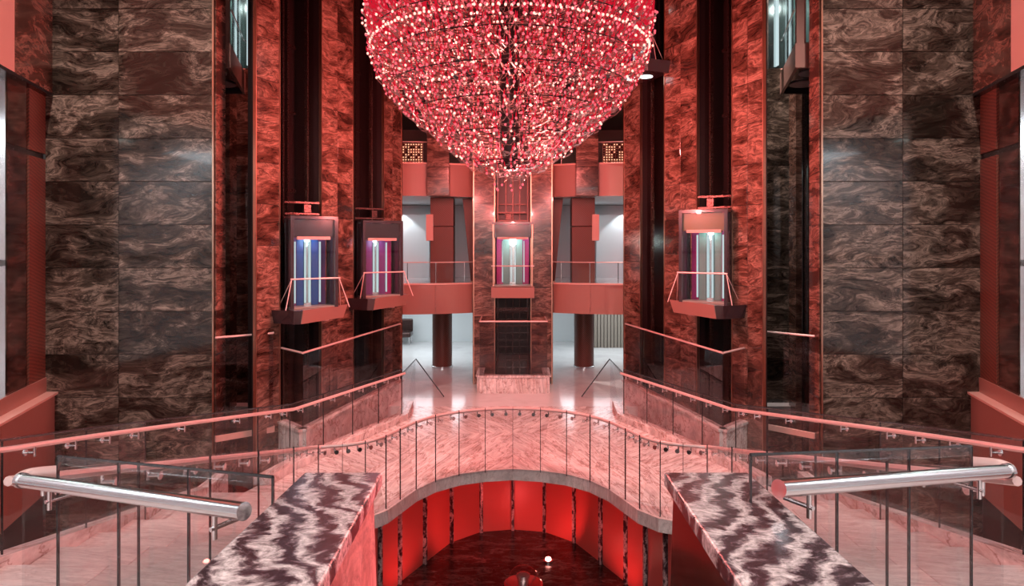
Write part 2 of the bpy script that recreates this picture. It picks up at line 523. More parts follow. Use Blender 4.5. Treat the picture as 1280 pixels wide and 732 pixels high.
def panel(name, w, h, t, mat, parent, loc, rot):
    """one slab of cladding: a bevel-edged board sharing mesh data with its equals"""
    key = (name, round(w, 3), round(h, 3), round(t, 3), mat)
    if key not in _panel_mesh:
        e = min(0.004, w / 8)
        mb = MB()
        mb.loft([[(-w / 2, t / 2, -h / 2), (w / 2, t / 2, -h / 2), (w / 2, t / 2, h / 2), (-w / 2, t / 2, h / 2)],
                 [(-w / 2, -t / 2 + e, -h / 2), (w / 2, -t / 2 + e, -h / 2), (w / 2, -t / 2 + e, h / 2), (-w / 2, -t / 2 + e, h / 2)],
                 [(-w / 2 + e, -t / 2, -h / 2 + e), (w / 2 - e, -t / 2, -h / 2 + e), (w / 2 - e, -t / 2, h / 2 - e), (-w / 2 + e, -t / 2, h / 2 - e)]])
        o = mb.build(name, mat)
        _panel_mesh[key] = o.data
        bpy.data.objects.remove(o)
    o = bpy.data.objects.new(name, _panel_mesh[key])
    COL.objects.link(o)
    o.parent = parent
    o.location = Vector(loc) - parent_loc(parent)
    o.rotation_euler = (0, 0, rot)
    return o


# ------------------------------------------------------------------ side wall frame
SW = Vector((2.87, 17.2))
U = Vector((0.377, -0.926)).normalized()
NRM = Vector((-U.y * -1, 0))
NRM = Vector((U.y, -U.x))          # points into the atrium on the right-hand wall


def wl(s, t, n, z):
    """point of the canted side wall: t metres along it from its far end, n metres out of it"""
    p = SW + U * t + NRM * n
    return (s * p.x, p.y, z)


def wrot(s):
    """rotation that turns a panel's -y face into the atrium"""
    n = Vector((s * NRM.x, NRM.y))
    return math.atan2(n.y, n.x) + math.pi / 2


def wbox(mb, s, t0, t1, n0, n1, z0, z1):
    return mb.prism([wl(s, t0, n0, 0)[:2], wl(s, t1, n0, 0)[:2], wl(s, t1, n1, 0)[:2], wl(s, t0, n1, 0)[:2]], z0, z1)


ROW = 0.78
ZTOP = 11.6
ROWS = [3.43 + ROW * k for k in range(-8, 11)]      # joints, z of each row's bottom edge


def clad(parent, p0, p1, rot, mat, zlo, zhi, cols, off=0.0, name='marble_panel', gap=0.008):
    """marble panels between two plan points, in rows"""
    a, b = Vector(p0), Vector(p1)
    n = Vector((math.cos(rot - math.pi / 2), math.sin(rot - math.pi / 2)))
    L = (b - a).length
    d = (b - a) / L
    edges = [0] + [c * L for c in cols] + [L]
    for z in [zz + off for zz in ROWS]:
        z0, z1 = max(z, zlo), min(z + ROW, zhi)
        if z1 - z0 < 0.12:
            continue
        for k in range(len(edges) - 1):
            w = edges[k + 1] - edges[k]
            c = a + d * (edges[k] + w / 2) + n * 0.015
            panel(name, w - gap, z1 - z0 - gap, 0.03, mat, parent, (c.x, c.y, (z0 + z1) / 2), rot)


# ------------------------------------------------------------------ setting: floors and ceiling
mb = MB().box(-9, 9, 16.2, 27.3, -0.3, 0)
floor = struct('floor', mb, 'lobby_floor', 'glossy pale lobby floor behind the marble bridge')
mb = MB().box(-12, 12, -2, 16.2, -2.9, -2.6)
struct('floor_lower', mb, 'lower_floor', 'dark marble floor of the deck below the well')
mb = MB().box(-13, 13, -3, 28, 12.6, 12.8)
struct('ceiling', mb, 'dark_ceiling')

struct('wall_front', MB().box(-13, 13, -4.2, -4.0, -2.6, 12.6), 'white_wall', 'pale wall behind the viewing landing')
mb = MB().box(-13, 13, -4.0, 1.2, 6.9, 7.1)
struct('ceiling_landing', mb, 'white_wall', 'pale soffit over the viewing landing')

# ------------------------------------------------------------------ big frontal walls beside the niches
BW = 12.3
for s, x0, x1, split, nm in ((-1, 5.40, 8.44, 0.565, 'wall_left'), (1, 5.57, 8.48, 0.505, 'wall_right')):
    mb = MB().box(min(s * x0, s * x1), max(s * x0, s * x1), BW + 0.001, BW + 0.42, -2.6, ZTOP)
    w = struct(nm, mb, 'shaft_dark', 'wall of dark brown veined marble panels on the %s side' % ('left' if s < 0 else 'right'))
    if s < 0:
        clad(w, (-x1, BW), (-x0, BW), 0, 'brown_marble', -2.5, ZTOP, [1 - 0.565])
    else:
        clad(w, (x0, BW), (x1, BW), 0, 'brown_marble', -2.5, ZTOP, [0.505])
    # return face towards the lift niche, red marble, and its brass edge
    rt = -math.pi / 2 if s > 0 else math.pi / 2
    pa, pb = (s * x0, BW + 0.42), (s * x0, BW + 0.005)
    clad(w, pa, pb, rt, 'red_marble', -2.5, ZTOP, [])
    MB().box(min(s * (x0 - .012), s * (x0 + .02)), max(s * (x0 - .012), s * (x0 + .02)), BW - 0.05, BW - 0.02, -2.5, ZTOP).build('edge_trim', 'brass', w)

# ------------------------------------------------------------------ canted side walls with the lift shafts
SH = {1: [(0.70, 1.70), (2.90, 4.00)], -1: [(0.77, 2.01), (3.14, 4.395)]}
TEND = {1: 4.86, -1: 5.03}
side_word = {1: 'right', -1: 'left'}
for s in (1, -1):
    (a0, a1), (b0, b1) = SH[s]
    runs = [(-0.06, a0), (a1, b0), (b1, TEND[s])]
    words = ['beside the balconies', 'between the two lift shafts', 'between lift shaft and niche']
    for k, (t0, t1) in enumerate(runs):
        mb = MB()
        wbox(mb, s, t0, t1, -0.7 if k < 2 else -0.06, -0.001, -2.6, ZTOP)
        if k == 2:
            wbox(mb, s, t0, t0 + 0.06, -0.7, -0.06, -2.6, ZTOP)
        w = struct('wall_%s_pier' % side_word[s], mb, 'shaft_dark', 'red lit marble pier %s on the %s' % (words[k], side_word[s]))
        p, q = wl(s, t0, 0, 0)[:2], wl(s, t1, 0, 0)[:2]
        clad(w, p, q, wrot(s), 'red_marble', -2.5, ZTOP, [0.5] if t1 - t0 > 0.8 else [], off=0.2 * k)
        for te in (t0, t1):
            mb = MB()
            wbox(mb, s, te - 0.012, te + 0.012, -0.02, 0.045, -2.5, ZTOP)
            mb.build('edge_trim', 'brass', w)
    # end face of the last pier
    e0, e1 = wl(s, TEND[s] + 0.001, 0, 0)[:2], wl(s, TEND[s] + 0.001, -1.35, 0)[:2]
    # shafts
    for k, (t0, t1) in enumerate(SH[s]):
        root = thing('elevator_shaft', 'dark open lift shaft in the red marble wall, %s on the %s side' % (('far one', 'near one')[k], side_word[s]), 'lift shaft', wl(s, (t0 + t1) / 2, -0.6, -2.5))
        mb = MB()
        wbox(mb, s, t0, t1, -0.70, -0.66, -2.5, ZTOP)
        mb.build('back_panel', 'shaft_dark', root)
        tm = (t0 + t1) / 2
        for f, n in ((0.10, -0.25), (0.30, -0.55), (0.46, -0.5), (0.60, -0.58), (0.74, -0.5), (0.90, -0.25)):
            mb = MB()
            tt = t0 + (t1 - t0) * f
            wbox(mb, s, tt - 0.022, tt + 0.022, n - 0.04, n + 0.04, -2.5, ZTOP)
            mb.build('guide_rail', 'shaft_metal', root)
        for z in (1.5, 4.95, 6.6, 8.0, 9.4):
            mb = MB()
            wbox(mb, s, t0 + 0.02, t1 - 0.02, -0.64, -0.60, z, z + 0.07)
            mb.build('cross_beam', 'shaft_metal', root)
        for z0, z1 in ((-0.45, 5.2), (5.212, 6.3), (6.312, 7.6), (7.612, ZTOP)):
            mb = MB()
            wbox(mb, s, t0 + 0.03, t1 - 0.03, -0.16, -0.145, z0, z1)
            mb.build('shaft_glass', 'shaft_glass', root)

# niches beside the big walls
for s in (1, -1):
    px = 5.57 if s > 0 else 5.40
    mb = MB().box(min(s * 4.9, s * 9), max(s * 4.9, s * 9), 16.6, 16.75, -2.6, ZTOP)
    w = struct('wall_%s_niche' % side_word[s], mb, 'shaft_dark', 'dark back wall of the lift niche on the %s' % side_word[s])
    clad(w, ((5.0, 16.6) if s > 0 else (-6.75, 16.6)), ((6.75, 16.6) if s > 0 else (-5.0, 16.6)), 0, 'brown_marble' if s > 0 else 'red_marble', -2.5, ZTOP, [0.5])
    # dark glazed recess of the outer shaft
    root = thing('elevator_shaft', 'narrow dark shaft in the niche beside the %s brown wall' % side_word[s], 'lift shaft', (s * 7.1, 16.3, -2.5))
    MB().box(min(s * 6.78, s * 8.2), max(s * 6.78, s * 8.2), 16.45, 16.55, -2.5, ZTOP).build('back_panel', 'dark_marble', root)
    MB().box(min(s * 6.62, s * 6.76), max(s * 6.62, s * 6.76), 15.9, 16.3, -2.5, ZTOP).build('red_post', 'red_marble', root)
    for x in (6.95, 7.25, 7.5):
        MB().box(min(s * x, s * (x + .05)), max(s * x, s * (x + .05)), 16.2, 16.3, -2.5, ZTOP).build('guide_rail', 'shaft_metal', root)

# ------------------------------------------------------------------ central lift pier
PX = 1.08
PD = 18.8
for s in (-1, 1):
    xa, xb = (s * 0.50, s * PX)
    mb = MB().box(min(xa, xb), max(xa, xb), PD + 0.001, PD + 1.3, 0, ZTOP)
    w = struct('wall_center_pier', mb, 'shaft_dark', 'marble pier on the %s of the middle lift' % side_word[s])
    a, b = ((xa, PD), (xb, PD)) if xa < xb else ((xb, PD), (xa, PD))
    clad(w, a, b, 0, 'red_marble', 0, ZTOP, [])
    for x in (xa, xb):
        MB().box(x - 0.014, x + 0.014, PD - 0.06, PD - 0.03, 0, ZTOP).build('edge_trim', 'brass', w)
    clad(w, (s * PX, PD + (1.3 if s < 0 else 0.0)), (s * PX, PD + (0.0 if s < 0 else 1.3)), s * math.pi / 2, 'red_marble', 0, ZTOP, [])
root = thing('elevator_shaft', 'dark open shaft of the middle lift between two marble piers', 'lift shaft', (0, PD + 0.6, 0))
MB().box(-0.5, 0.5, PD + 1.2, PD + 1.3, 0, ZTOP).build('back_panel', 'shaft_dark', root)
for x in (-0.42, -0.2, 0.0, 0.2, 0.42):
    MB().box(x - 0.018, x + 0.018, PD + 0.9 - (0.7 if abs(x) > 0.4 else 0), PD + 0.96 - (0.7 if abs(x) > 0.4 else 0), 0, ZTOP).build('guide_rail', 'shaft_metal', root)
for z in [0.25 + 0.2 * k for k in range(9)] + [4.75, 5.0]:
    MB().box(-0.48, 0.48, PD + 1.0, PD + 1.05, z, z + 0.035).build('cross_beam', 'shaft_metal', root)
MB().box(-0.48, 0.48, PD + 0.1, PD + 0.12, 2.0, 2.1).build('cross_beam', 'shaft_metal', root)


# ------------------------------------------------------------------ balconies left and right of the middle pier
def arc_pts(s, d0, d1, x0=PX + 0.02, x1=3.15, n=8, bulge=0.12):
    out = []
    for k in range(n + 1):
        f = k / n
        out.append((s * (x0 + (x1 - x0) * f), d0 + (d1 - d0) * f - bulge * 4 * f * (1 - f)))
    return out


def band(mbx, s, off, th, z0, z1, x0=PX + 0.02, x1=3.15):
    a = arc_pts(s, 19.05 + off, 18.55 + off, x0, x1)
    b = arc_pts(s, 19.05 + off + th, 18.55 + off + th, x0, x1)
    return mbx.prism(a + b[::-1], z0, z1)


LEV = [(CAMZ - 1.92, CAMZ - 1.12, 'lower'), (CAMZ + 1.32, CAMZ + 2.19, 'upper')]
for s in (-1, 1):
    for z0, z1, lw in LEV:
        root = thing('balcony', 'salmon fronted %s balcony on the %s of the middle lift' % (lw, side_word[s]), 'balcony', (s * 2.1, 19.2, z0))
        for f0, f1 in ((0, 0.5), (0.503, 1)):
            xx0 = PX + 0.02 + (3.13 - PX) * f0
            xx1 = PX + 0.02 + (3.13 - PX) * f1
            a = [p for p in arc_pts(s, 19.05, 18.55, n=16)]
            i0, i1 = round(16 * f0), round(16 * f1)
            seg = a[i0:i1 + 1]
            if f0:
                seg[0] = (seg[0][0] + s * 0.008, seg[0][1])
            mb = MB().prism(seg + [(x, y + 0.05) for x, y in seg[::-1]], z0, z1)
            mb.build('fascia_panel', 'salmon', root)
        mb = band(MB(), s, -0.03, 0.14, z1 + 0.003, z1 + 0.045)
        mb.build('coping', 'salmon_light', root)
        mb = MB().prism(arc_pts(s, 19.12, 18.62) + [(s * 5.5, 20.0), (s * 5.5, 23.4), (s * (PX + .05), 23.4)], z1 - 0.25, z1)
        mb.build('deck', 'lobby_floor' if lw == 'lower' else 'soffit', root)
        mb = MB().prism(arc_pts(s, 19.12, 18.62) + [(s * 5.5, 20.0), (s * 5.5, 23.4), (s * (PX + .05), 23.4)], z0 + 0.02, z0 + 0.06)
        mb.build('soffit', 'white_wall' if lw == 'upper' else 'soffit', root)
        # railing
        path = [(x, y, z1 + 0.62) for x, y in arc_pts(s, 19.15, 18.65)]
        MB().tube(path, 0.016, 6).build('railing', 'rail_steel', root, smooth=True)
        for i in (1, 4, 7):
            x, y, z = path[i]
            MB().tube([(x, y, z1), (x, y, z1 + 0.62)], 0.01, 6).build('railing_post', 'steel', root)
        for i in range(8):
            (xa, ya, _), (xb, yb, _) = path[i], path[i + 1]
            MB().prism([(xa, ya + .03), (xb, yb + .03), (xb, yb + .04), (xa, ya + .04)], z1 + 0.03, z1 + 0.6).build('glass_panel', 'glass', root)
    # upright column through the balcony levels: wood clad below the upper band, marble above
    cx = -2.03 if s < 0 else 2.02
    col = thing('column', 'square wood clad column behind the %s balcony rail' % side_word[s], 'column', (cx, 19.75, CAMZ - 1.12))
    z0 = CAMZ - 1.12
    MB().box(cx - 0.33, cx + 0.33, 19.45, 20.05, z0, z0 + 1.62).build('wood_panel', 'mahogany', col, bevel=0.01)
    MB().box(cx - 0.33, cx + 0.33, 19.45, 20.05, z0 + 1.635, z0 + 2.45).build('wood_panel', 'mahogany_turned', col, bevel=0.01)
    col2 = thing('column', 'square marble column rising above the upper balcony on the %s' % side_word[s], 'column', (cx, 18.75, CAMZ + 1.3))
    for k in range(6):
        MB().box(cx - 0.30, cx + 0.30, 18.45, 19.0, CAMZ + 1.32 + 0.78 * k, CAMZ + 1.32 + 0.78 * k + 0.772).build('marble_panel', 'red_marble', col2, bevel=0.006)
    sg = thing('wall_sign', 'blank salmon sign plate on the column, %s side' % side_word[s], 'sign', (cx + s * 0.42, 19.38, CAMZ + 0.1))
    MB().box(cx + s * 0.34 - 0.1, cx + s * 0.34 + 0.1, 19.36, 19.42, CAMZ + 0.1, CAMZ + 0.85).build('plate', 'salmon_light', sg, bevel=0.008)
    MB().box(cx + s * 0.34 - 0.03, cx + s * 0.34 + 0.03, 19.40, 19.46, CAMZ + 0.3, CAMZ + 0.6).build('mount', 'steel', sg)
    # tapering curtain like fin beside the pier
    fin = thing('tapered_fin', 'tapering brown wood fin beside the middle pier, %s side' % side_word[s], 'wall fin', (s * 1.2, 19.9, z0))
    mb = MB()
    mb.loft([[(s * 1.10, 19.8, z0 + .0), (s * 1.22, 19.8, z0), (s * 1.22, 20.3, z0), (s * 1.10, 20.3, z0)],
             [(s * 1.10, 19.8, z0 + 2.44), (s * 1.46, 19.8, z0 + 2.44), (s * 1.46, 20.3, z0 + 2.44), (s * 1.10, 20.3, z0 + 2.44)]])
    mb.build('wood_panel', 'mahogany', fin)
    MB().box(min(s * 1.10, s * 1.24), max(s * 1.10, s * 1.24), 19.76, 20.34, z0 - 0.0, z0 + 0.05).build('base', 'brass', fin)
    # round lobby column
    rx = -2.22 if s < 0 else 2.24
    rc = thing('column', 'round wood clad column standing on the lobby floor, %s' % side_word[s], 'column', (rx, 21.4, 0))
    MB().lathe([(0.31, 0.05), (0.31, 2.1)], (rx, 21.4, 0), 32).build('shaft', 'mahogany_turned', rc, smooth=True)
    MB().lathe([(0.33, 0), (0.33, 0.05), (0.315, 0.06)], (rx, 21.4, 0), 32).build('base_ring', 'steel', rc, smooth=True)
    # back walls of balcony and lobby
    mb = MB().box(min(s * 1.0, s * 5.6), max(s * 1.0, s * 5.6), 23.2, 23.4, z0, CAMZ + 1.32)
    mb.box(min(s * 2.5, s * 2.62), max(s * 2.5, s * 2.62), 21.7, 22.8, z0, CAMZ + 1.3)
    struct('wall_back_%s_balcony' % side_word[s], mb, 'white_wall', 'pale back wall of the %s lower balcony' % side_word[s])
    mb = MB().box(min(s * 2.8, s * 5.5), max(s * 2.8, s * 5.5), 22.8, 22.95, z0, CAMZ + 0.98)
    struct('wall_back_%s_alcove' % side_word[s], mb, 'white_wall', 'pale alcove wall under a downlight, %s balcony' % side_word[s])
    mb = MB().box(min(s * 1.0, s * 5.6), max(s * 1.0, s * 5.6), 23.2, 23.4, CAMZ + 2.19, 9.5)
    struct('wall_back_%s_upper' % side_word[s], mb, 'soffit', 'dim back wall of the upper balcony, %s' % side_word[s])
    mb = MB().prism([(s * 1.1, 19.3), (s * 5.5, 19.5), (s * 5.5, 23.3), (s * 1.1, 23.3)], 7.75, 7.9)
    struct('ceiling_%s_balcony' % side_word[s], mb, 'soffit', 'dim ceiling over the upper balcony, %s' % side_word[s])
    # lattice screen with points of light on the upper balcony
    sc = thing('lattice_screen', 'lattice screen sparkling with small warm lights, upper balcony %s' % side_word[s], 'screen', (s * 3.0, 20.5, CAMZ + 2.2))
    MB().box(min(s * 2.72, s * 3.5), max(s * 2.72, s * 3.5), 20.6, 20.63, CAMZ + 2.2, CAMZ + 3.05).build('backing', 'mahogany', sc)
    mb = MB()
    for i in range(11):
        x = s * (2.72 + 0.078 * i)
        mb.box(x - 0.006, x + 0.006, 20.56, 20.6, CAMZ + 2.2, CAMZ + 3.05)
    for i in range(12):
        z = CAMZ + 2.2 + i * 0.077
        mb.box(min(s * 2.72, s * 3.5), max(s * 2.72, s * 3.5), 20.56, 20.6, z - 0.006, z + 0.006)
    tag(mb.build('lattice', 'brass', sc), kind='stuff')
    mb = MB()
    for i in range(10):
        for j in range(11):
            if random.random() < 0.75:
                x, z = s * (2.76 + 0.078 * i), CAMZ + 2.24 + j * 0.077
                mb.box(x - 0.014, x + 0.014, 20.53, 20.56, z - 0.014, z + 0.014)
    tag(mb.build('light_points', 'screen_light', sc), kind='stuff')
# lobby back walls
mb = MB().box(-9, 9, 27.0, 27.2, 0, 2.05)
struct('wall_back', mb, 'white_wall', 'pale wall at the back of the lobby')
mb = MB().box(2.9, 5.4, 25.4, 25.6, 0, 2.05)
w = struct('wall_back_slats', mb, 'shaft_dark', 'grey wood slat wall at the back of the lobby, right')
for k in range(20):
    panel('slat', 0.10, 2.0, 0.06, 'grey_wood', w, (2.96 + 0.125 * k, 25.37, 1.0), 0)
mb = MB().prism([(1.1, 19.3), (9, 19.3), (9, 27.2), (-9, 27.2), (-9, 19.3), (-1.1, 19.3), (-1.1, 20.3), (1.1, 20.3)], 2.06, 2.2)
struct('ceiling_lobby', mb, 'white_wall', 'pale low ceiling of the lobby')
ob = thing('lounge_chair', 'small dark lounge chair far back in the lobby, left', 'chair', (-4.2, 26.3, 0))
MB().box(-4.6, -3.9, 25.9, 26.6, 0.3, 0.5).build('seat', 'shaft_metal', ob, bevel=0.06)
MB().box(-4.6, -3.9, 26.5, 26.65, 0.45, 0.95).build('backrest', 'shaft_metal', ob, bevel=0.05)
for dx, dy in ((-4.54, 25.96), (-3.96, 25.96), (-4.54, 26.54), (-3.96, 26.54)):
    MB().tube([(dx, dy, 0), (dx, dy, 0.32)], 0.025, 6).build('leg', 'steel', ob)
# upper fill between balcony and ceiling at the far end
mb = MB().box(-5.6, 5.6, 19.9, 20.1, 9.4, 12.6)
struct('wall_back_top', mb, 'soffit', 'dark wall over the balconies')

# ------------------------------------------------------------------ outer galleries at the frame's edges
GA = Vector((8.44, 12.3))
GD = Vector((-0.28, -1.0)).normalized()


def gl_(s, a, out, z):
    nrm = Vector((GD.y, -GD.x))
    p = GA + GD * a + nrm * out
    return (s * p.x, p.y, z)


def gbox(mb, s, a0, a1, o0, o1, z0, z1):
    return mb.prism([gl_(s, a0, o0, 0)[:2], gl_(s, a1, o0, 0)[:2], gl_(s, a1, o1, 0)[:2], gl_(s, a0, o1, 0)[:2]], z0, z1)


for s in (-1, 1):
    sw = side_word[s]
    mb = gbox(MB(), s, 0.01, 1.55, -0.3, -0.05, -2.6, ZTOP)
    w = struct('wall_%s_gallery' % sw, mb, 'shaft_dark', 'dark marble and wood clad wall at the %s edge' % sw)
    for z0, z1 in ((CAMZ - 2.7, CAMZ + 1.52), (CAMZ + 1.62, CAMZ + 2.8)):
        gbox(MB(), s, 0.03, 0.74, -0.05, 0.0, z0, z1).build('wood_panel', 'mahogany', w)
        gbox(MB(), s, 0.80, 1.53, -0.05, -0.02, z0, z1).build('marble_panel', 'dark_marble', w)
    gbox(MB(), s, 0.03, 1.53, -0.05, -0.035, CAMZ + 1.52, CAMZ + 1.62).build('joint_strip', 'dark_edge', w)
    # window and bright room behind
    wi = gbox(MB(), s, 1.58, 10.0, -0.12, -0.10, CAMZ - 2.6, CAMZ + 2.7).build('window_%d' % (1 if s < 0 else 2), 'glass', None)
    tag(wi, 'tall gallery window at the %s edge' % sw, None, None, 'structure')
    gbox(MB(), s, 1.56, 1.60, -0.16, -0.02, CAMZ - 2.6, CAMZ + 2.7).build('window_frame', 'steel', wi)
    gbox(MB(), s, 1.60, 10.0, -0.14, -0.08, CAMZ - 0.35, CAMZ - 0.25).build('window_bar', 'dark_edge', wi)
    mb = gbox(MB(), s, 1.3, 11.0, -3.4, -3.2, CAMZ - 2.7, CAMZ + 2.8)
    gbox(mb, s, 0.2, 11.0, -3.4, -0.3, CAMZ - 2.9, CAMZ - 2.7)
    gbox(mb, s, 0.2, 11.0, -3.4, -0.3, CAMZ + 2.75, CAMZ + 2.9)
    struct('wall_%s_room' % sw, mb, 'white_wall', 'pale room behind the %s edge window' % sw)
    # upper and lower fascia bands of the gallery
    up = thing('balcony', 'red marble edged gallery band high at the %s edge' % sw, 'balcony', gl_(s, 0.5, 0.1, CAMZ + 2.7))
    for a0, a1, mt, nm in ((0.0, 1.62, 'red_marble', 'marble_panel'), (1.63, 5.8, 'salmon_light', 'fascia_panel'), (5.81, 10.0, 'salmon_light', 'fascia_panel')):
        gbox(MB(), s, a0, a1, 0.0, 0.12, CAMZ + 2.72, CAMZ + 5.4).build(nm, mt, up)
    gbox(MB(), s, 0.0, 10.0, -0.2, 0.13, CAMZ + 2.66, CAMZ + 2.715).build('lower_edge', 'dark_edge', up)
    lo = thing('balcony', 'salmon fronted gallery band low at the %s edge' % sw, 'balcony', gl_(s, 0.5, 0.1, CAMZ - 4.34))
    for a0, a1 in ((-0.02, 2.2), (2.21, 5.8), (5.81, 10.0)):
        gbox(MB(), s, a0, a1, 0.10, 0.16, CAMZ - 4.34, CAMZ - 2.70).build('fascia_panel', 'salmon', lo)
    gbox(MB(), s, -0.05, 10.0, -0.02, 0.22, CAMZ - 2.70, CAMZ - 2.66).build('coping', 'salmon_light', lo)
    gbox(MB(), s, 0.03, 10.0, -0.01, 0.02, CAMZ - 2.66, CAMZ - 2.40).build('upstand', 'salmon', lo)
    gbox(MB(), s, 0.0, 10.0, -0.3, 0.10, CAMZ - 4.34, CAMZ - 4.28).build('soffit', 'soffit', lo)
    mb = gbox(MB(), s, -0.02, 10.0, -0.34, -0.28, -2.6, CAMZ - 2.72)
    struct('wall_%s_lower' % sw, mb, 'cab_dark', 'dark wall below the %s gallery band' % sw)

# ------------------------------------------------------------------ marble bridge and stairs
INNER = [(0, 11.70), (0.47, 11.62), (0.90, 11.45), (1.27, 11.14), (1.53, 10.74), (1.70, 10.28), (1.84, 9.90), (2.08, 9.60), (2.38, 9.46), (2.72, 9.42)]
OUTER = [(0, 16.2), (0.9, 16.2), (1.75, 16.2), (2.48, 16.2), (2.46, 15.4), (2.50, 14.72), (2.95, 13.68), (3.39, 12.67), (3.83, 11.66), (4.30, 10.20)]
bridge = thing('marble_bridge', 'pale veined marble bridge with a curved edge over the red well', 'bridge', (0, 13, -0.17))
for s in (-1, 1):
    for k in range(len(INNER) - 1):
        a, b, c, d = INNER[k], INNER[k + 1], OUTER[k + 1], OUTER[k]
        for f0, f1 in ((0, 0.5), (0.5, 1)):
            def lp(p, q, f):
                return (s * (p[0] + (q[0] - p[0]) * f), p[1] + (q[1] - p[1]) * f)
            poly = [lp(a, d, f0), lp(b, c, f0), lp(b, c, f1), lp(a, d, f1)]
            cx = sum(p[0] for p in poly) / 4
            cy = sum(p[1] for p in poly) / 4
            poly = [(cx + (x - cx) * 0.998, cy + (y - cy) * 0.998) for x, y in poly]
            ang = math.atan2((poly[2][1] + poly[3][1]) / 2 - (poly[0][1] + poly[1][1]) / 2, (poly[2][0] + poly[3][0]) / 2 - (poly[0][0] + poly[1][0]) / 2) - math.pi / 2
            o = MB()
            R = Matrix.Rotation(-ang - s * 0.5 * (1 if f0 == 0 else -1), 2)
            loc = [R @ Vector((x - cx, y - cy)) for x, y in poly]
            ob = o.prism([(v.x, v.y) for v in loc], -0.17, 0.0).build('marble_slab', 'pale_marble', None)
            ob.parent = bridge
            ob.location = Vector((cx, cy, 0)) - bridge.location
            ob.rotation_euler = (0, 0, ang + s * 0.5 * (1 if f0 == 0 else -1))
# edge moulding of the well (granite nosing on the slab's face)
for s in (-1, 1):
    for k in range(len(INNER) - 1):
        a, b = INNER[k], INNER[k + 1]
        ca = (a[0] * 0.985, a[1] - 0.03)
        cb = (b[0] * 0.985, b[1] - 0.03)
        MB().prism([(s * a[0], a[1]), (s * b[0], b[1]), (s * cb[0], cb[1]), (s * ca[0], ca[1])], -0.19, 0.004).build('edge_stone', 'step_marble', bridge)

NST = 11
RUN, RISE = 0.68, 0.14
XI, XO = 2.66, 4.56
for s in (-1, 1):
    sw = side_word[s]
    st = thing('staircase', 'shallow pale marble stairs rising along the %s side' % sw, 'staircase', (s * 3.6, 8, -0.17))
    for j in range(NST):
        zt = RISE * (j + 1)
        d1 = 10.2 - RUN * j
        d0 = d1 - RUN
        for x0, x1 in ((XI, 3.62), (3.626, XO)):
            o = MB()
            ob = o.box(-abs(x1 - x0) / 2, abs(x1 - x0) / 2, -RUN / 2 - 0.02, RUN / 2 - 0.004, -0.155, 0).build('step', 'step_marble', None, bevel=0.006)
            ob.parent = st
            ob.location = Vector((s * (x0 + x1) / 2, (d0 + d1) / 2 + 0.0, zt)) - st.location
    # inner and outer string
    za = lambda d: max(0.0, (10.2 - d) / RUN * RISE)
    for x0, x1, nm, up in ((XI - 0.07, XI - 0.004, 'inner_string', 0.03), (XO + 0.004, XO + 0.17, 'outer_string', 0.22)):
        sec = []
        for d in (10.9, 10.2, 8, 6, 4, 2.72):
            z = za(d) + up
            sec.append([(s * x0, d, z - 0.55), (s * x1, d, z - 0.55), (s * x1, d, z), (s * x0, d, z)])
        MB().loft(sec).build(nm, 'pale_marble' if up > 0.1 else 'step_marble', st)
    sec = []
    for d in (10.2, 8, 6, 4, 2.72):
        z = za(d) - 0.2
        sec.append([(s * XI, d, z - 0.2), (s * XO, d, z - 0.2), (s * XO, d, z), (s * XI, d, z)])
    MB().loft(sec).build('soffit', 'shaft_dark', st)
    mb = MB().prism([(s * 1.15, 2.62), (s * 2.7, 3.35), (s * 2.7, 2.72), (s * 4.7, 2.72), (s * 4.7, -1), (s * 1.15, -1)], RISE * NST - 0.2, RISE * NST)
    struct('floor_%s_landing' % sw, mb, 'step_marble', 'marble landing at the top of the %s stairs' % sw)

# ------------------------------------------------------------------ balustrades
def bracket_mesh():
    mb = MB()
    mb.tube([(0, 0, 0), (0, 0.012, 0)], 0.032, 10)                     # disc on the glass
    mb.tube([(0, 0.0, 0), (0, -0.085, 0)], 0.013, 8)                   # arm
    mb.tube([(0, -0.085, -0.035), (0, -0.085, 0.055)], 0.012, 8)       # post up to the rail
    o = mb.build('bracket', 'bracket_steel')
    me = o.data
    bpy.data.objects.remove(o)
    return me


BRK = bracket_mesh()


def put_bracket(root, p, ang, sc=1.0):
    o = bpy.data.objects.new('bracket', BRK)
    COL.objects.link(o)
    o.parent = root
    o.location = Vector(p) - parent_loc(root)
    o.rotation_euler = (0, 0, ang)
    o.scale = (sc, sc, sc)
    return o


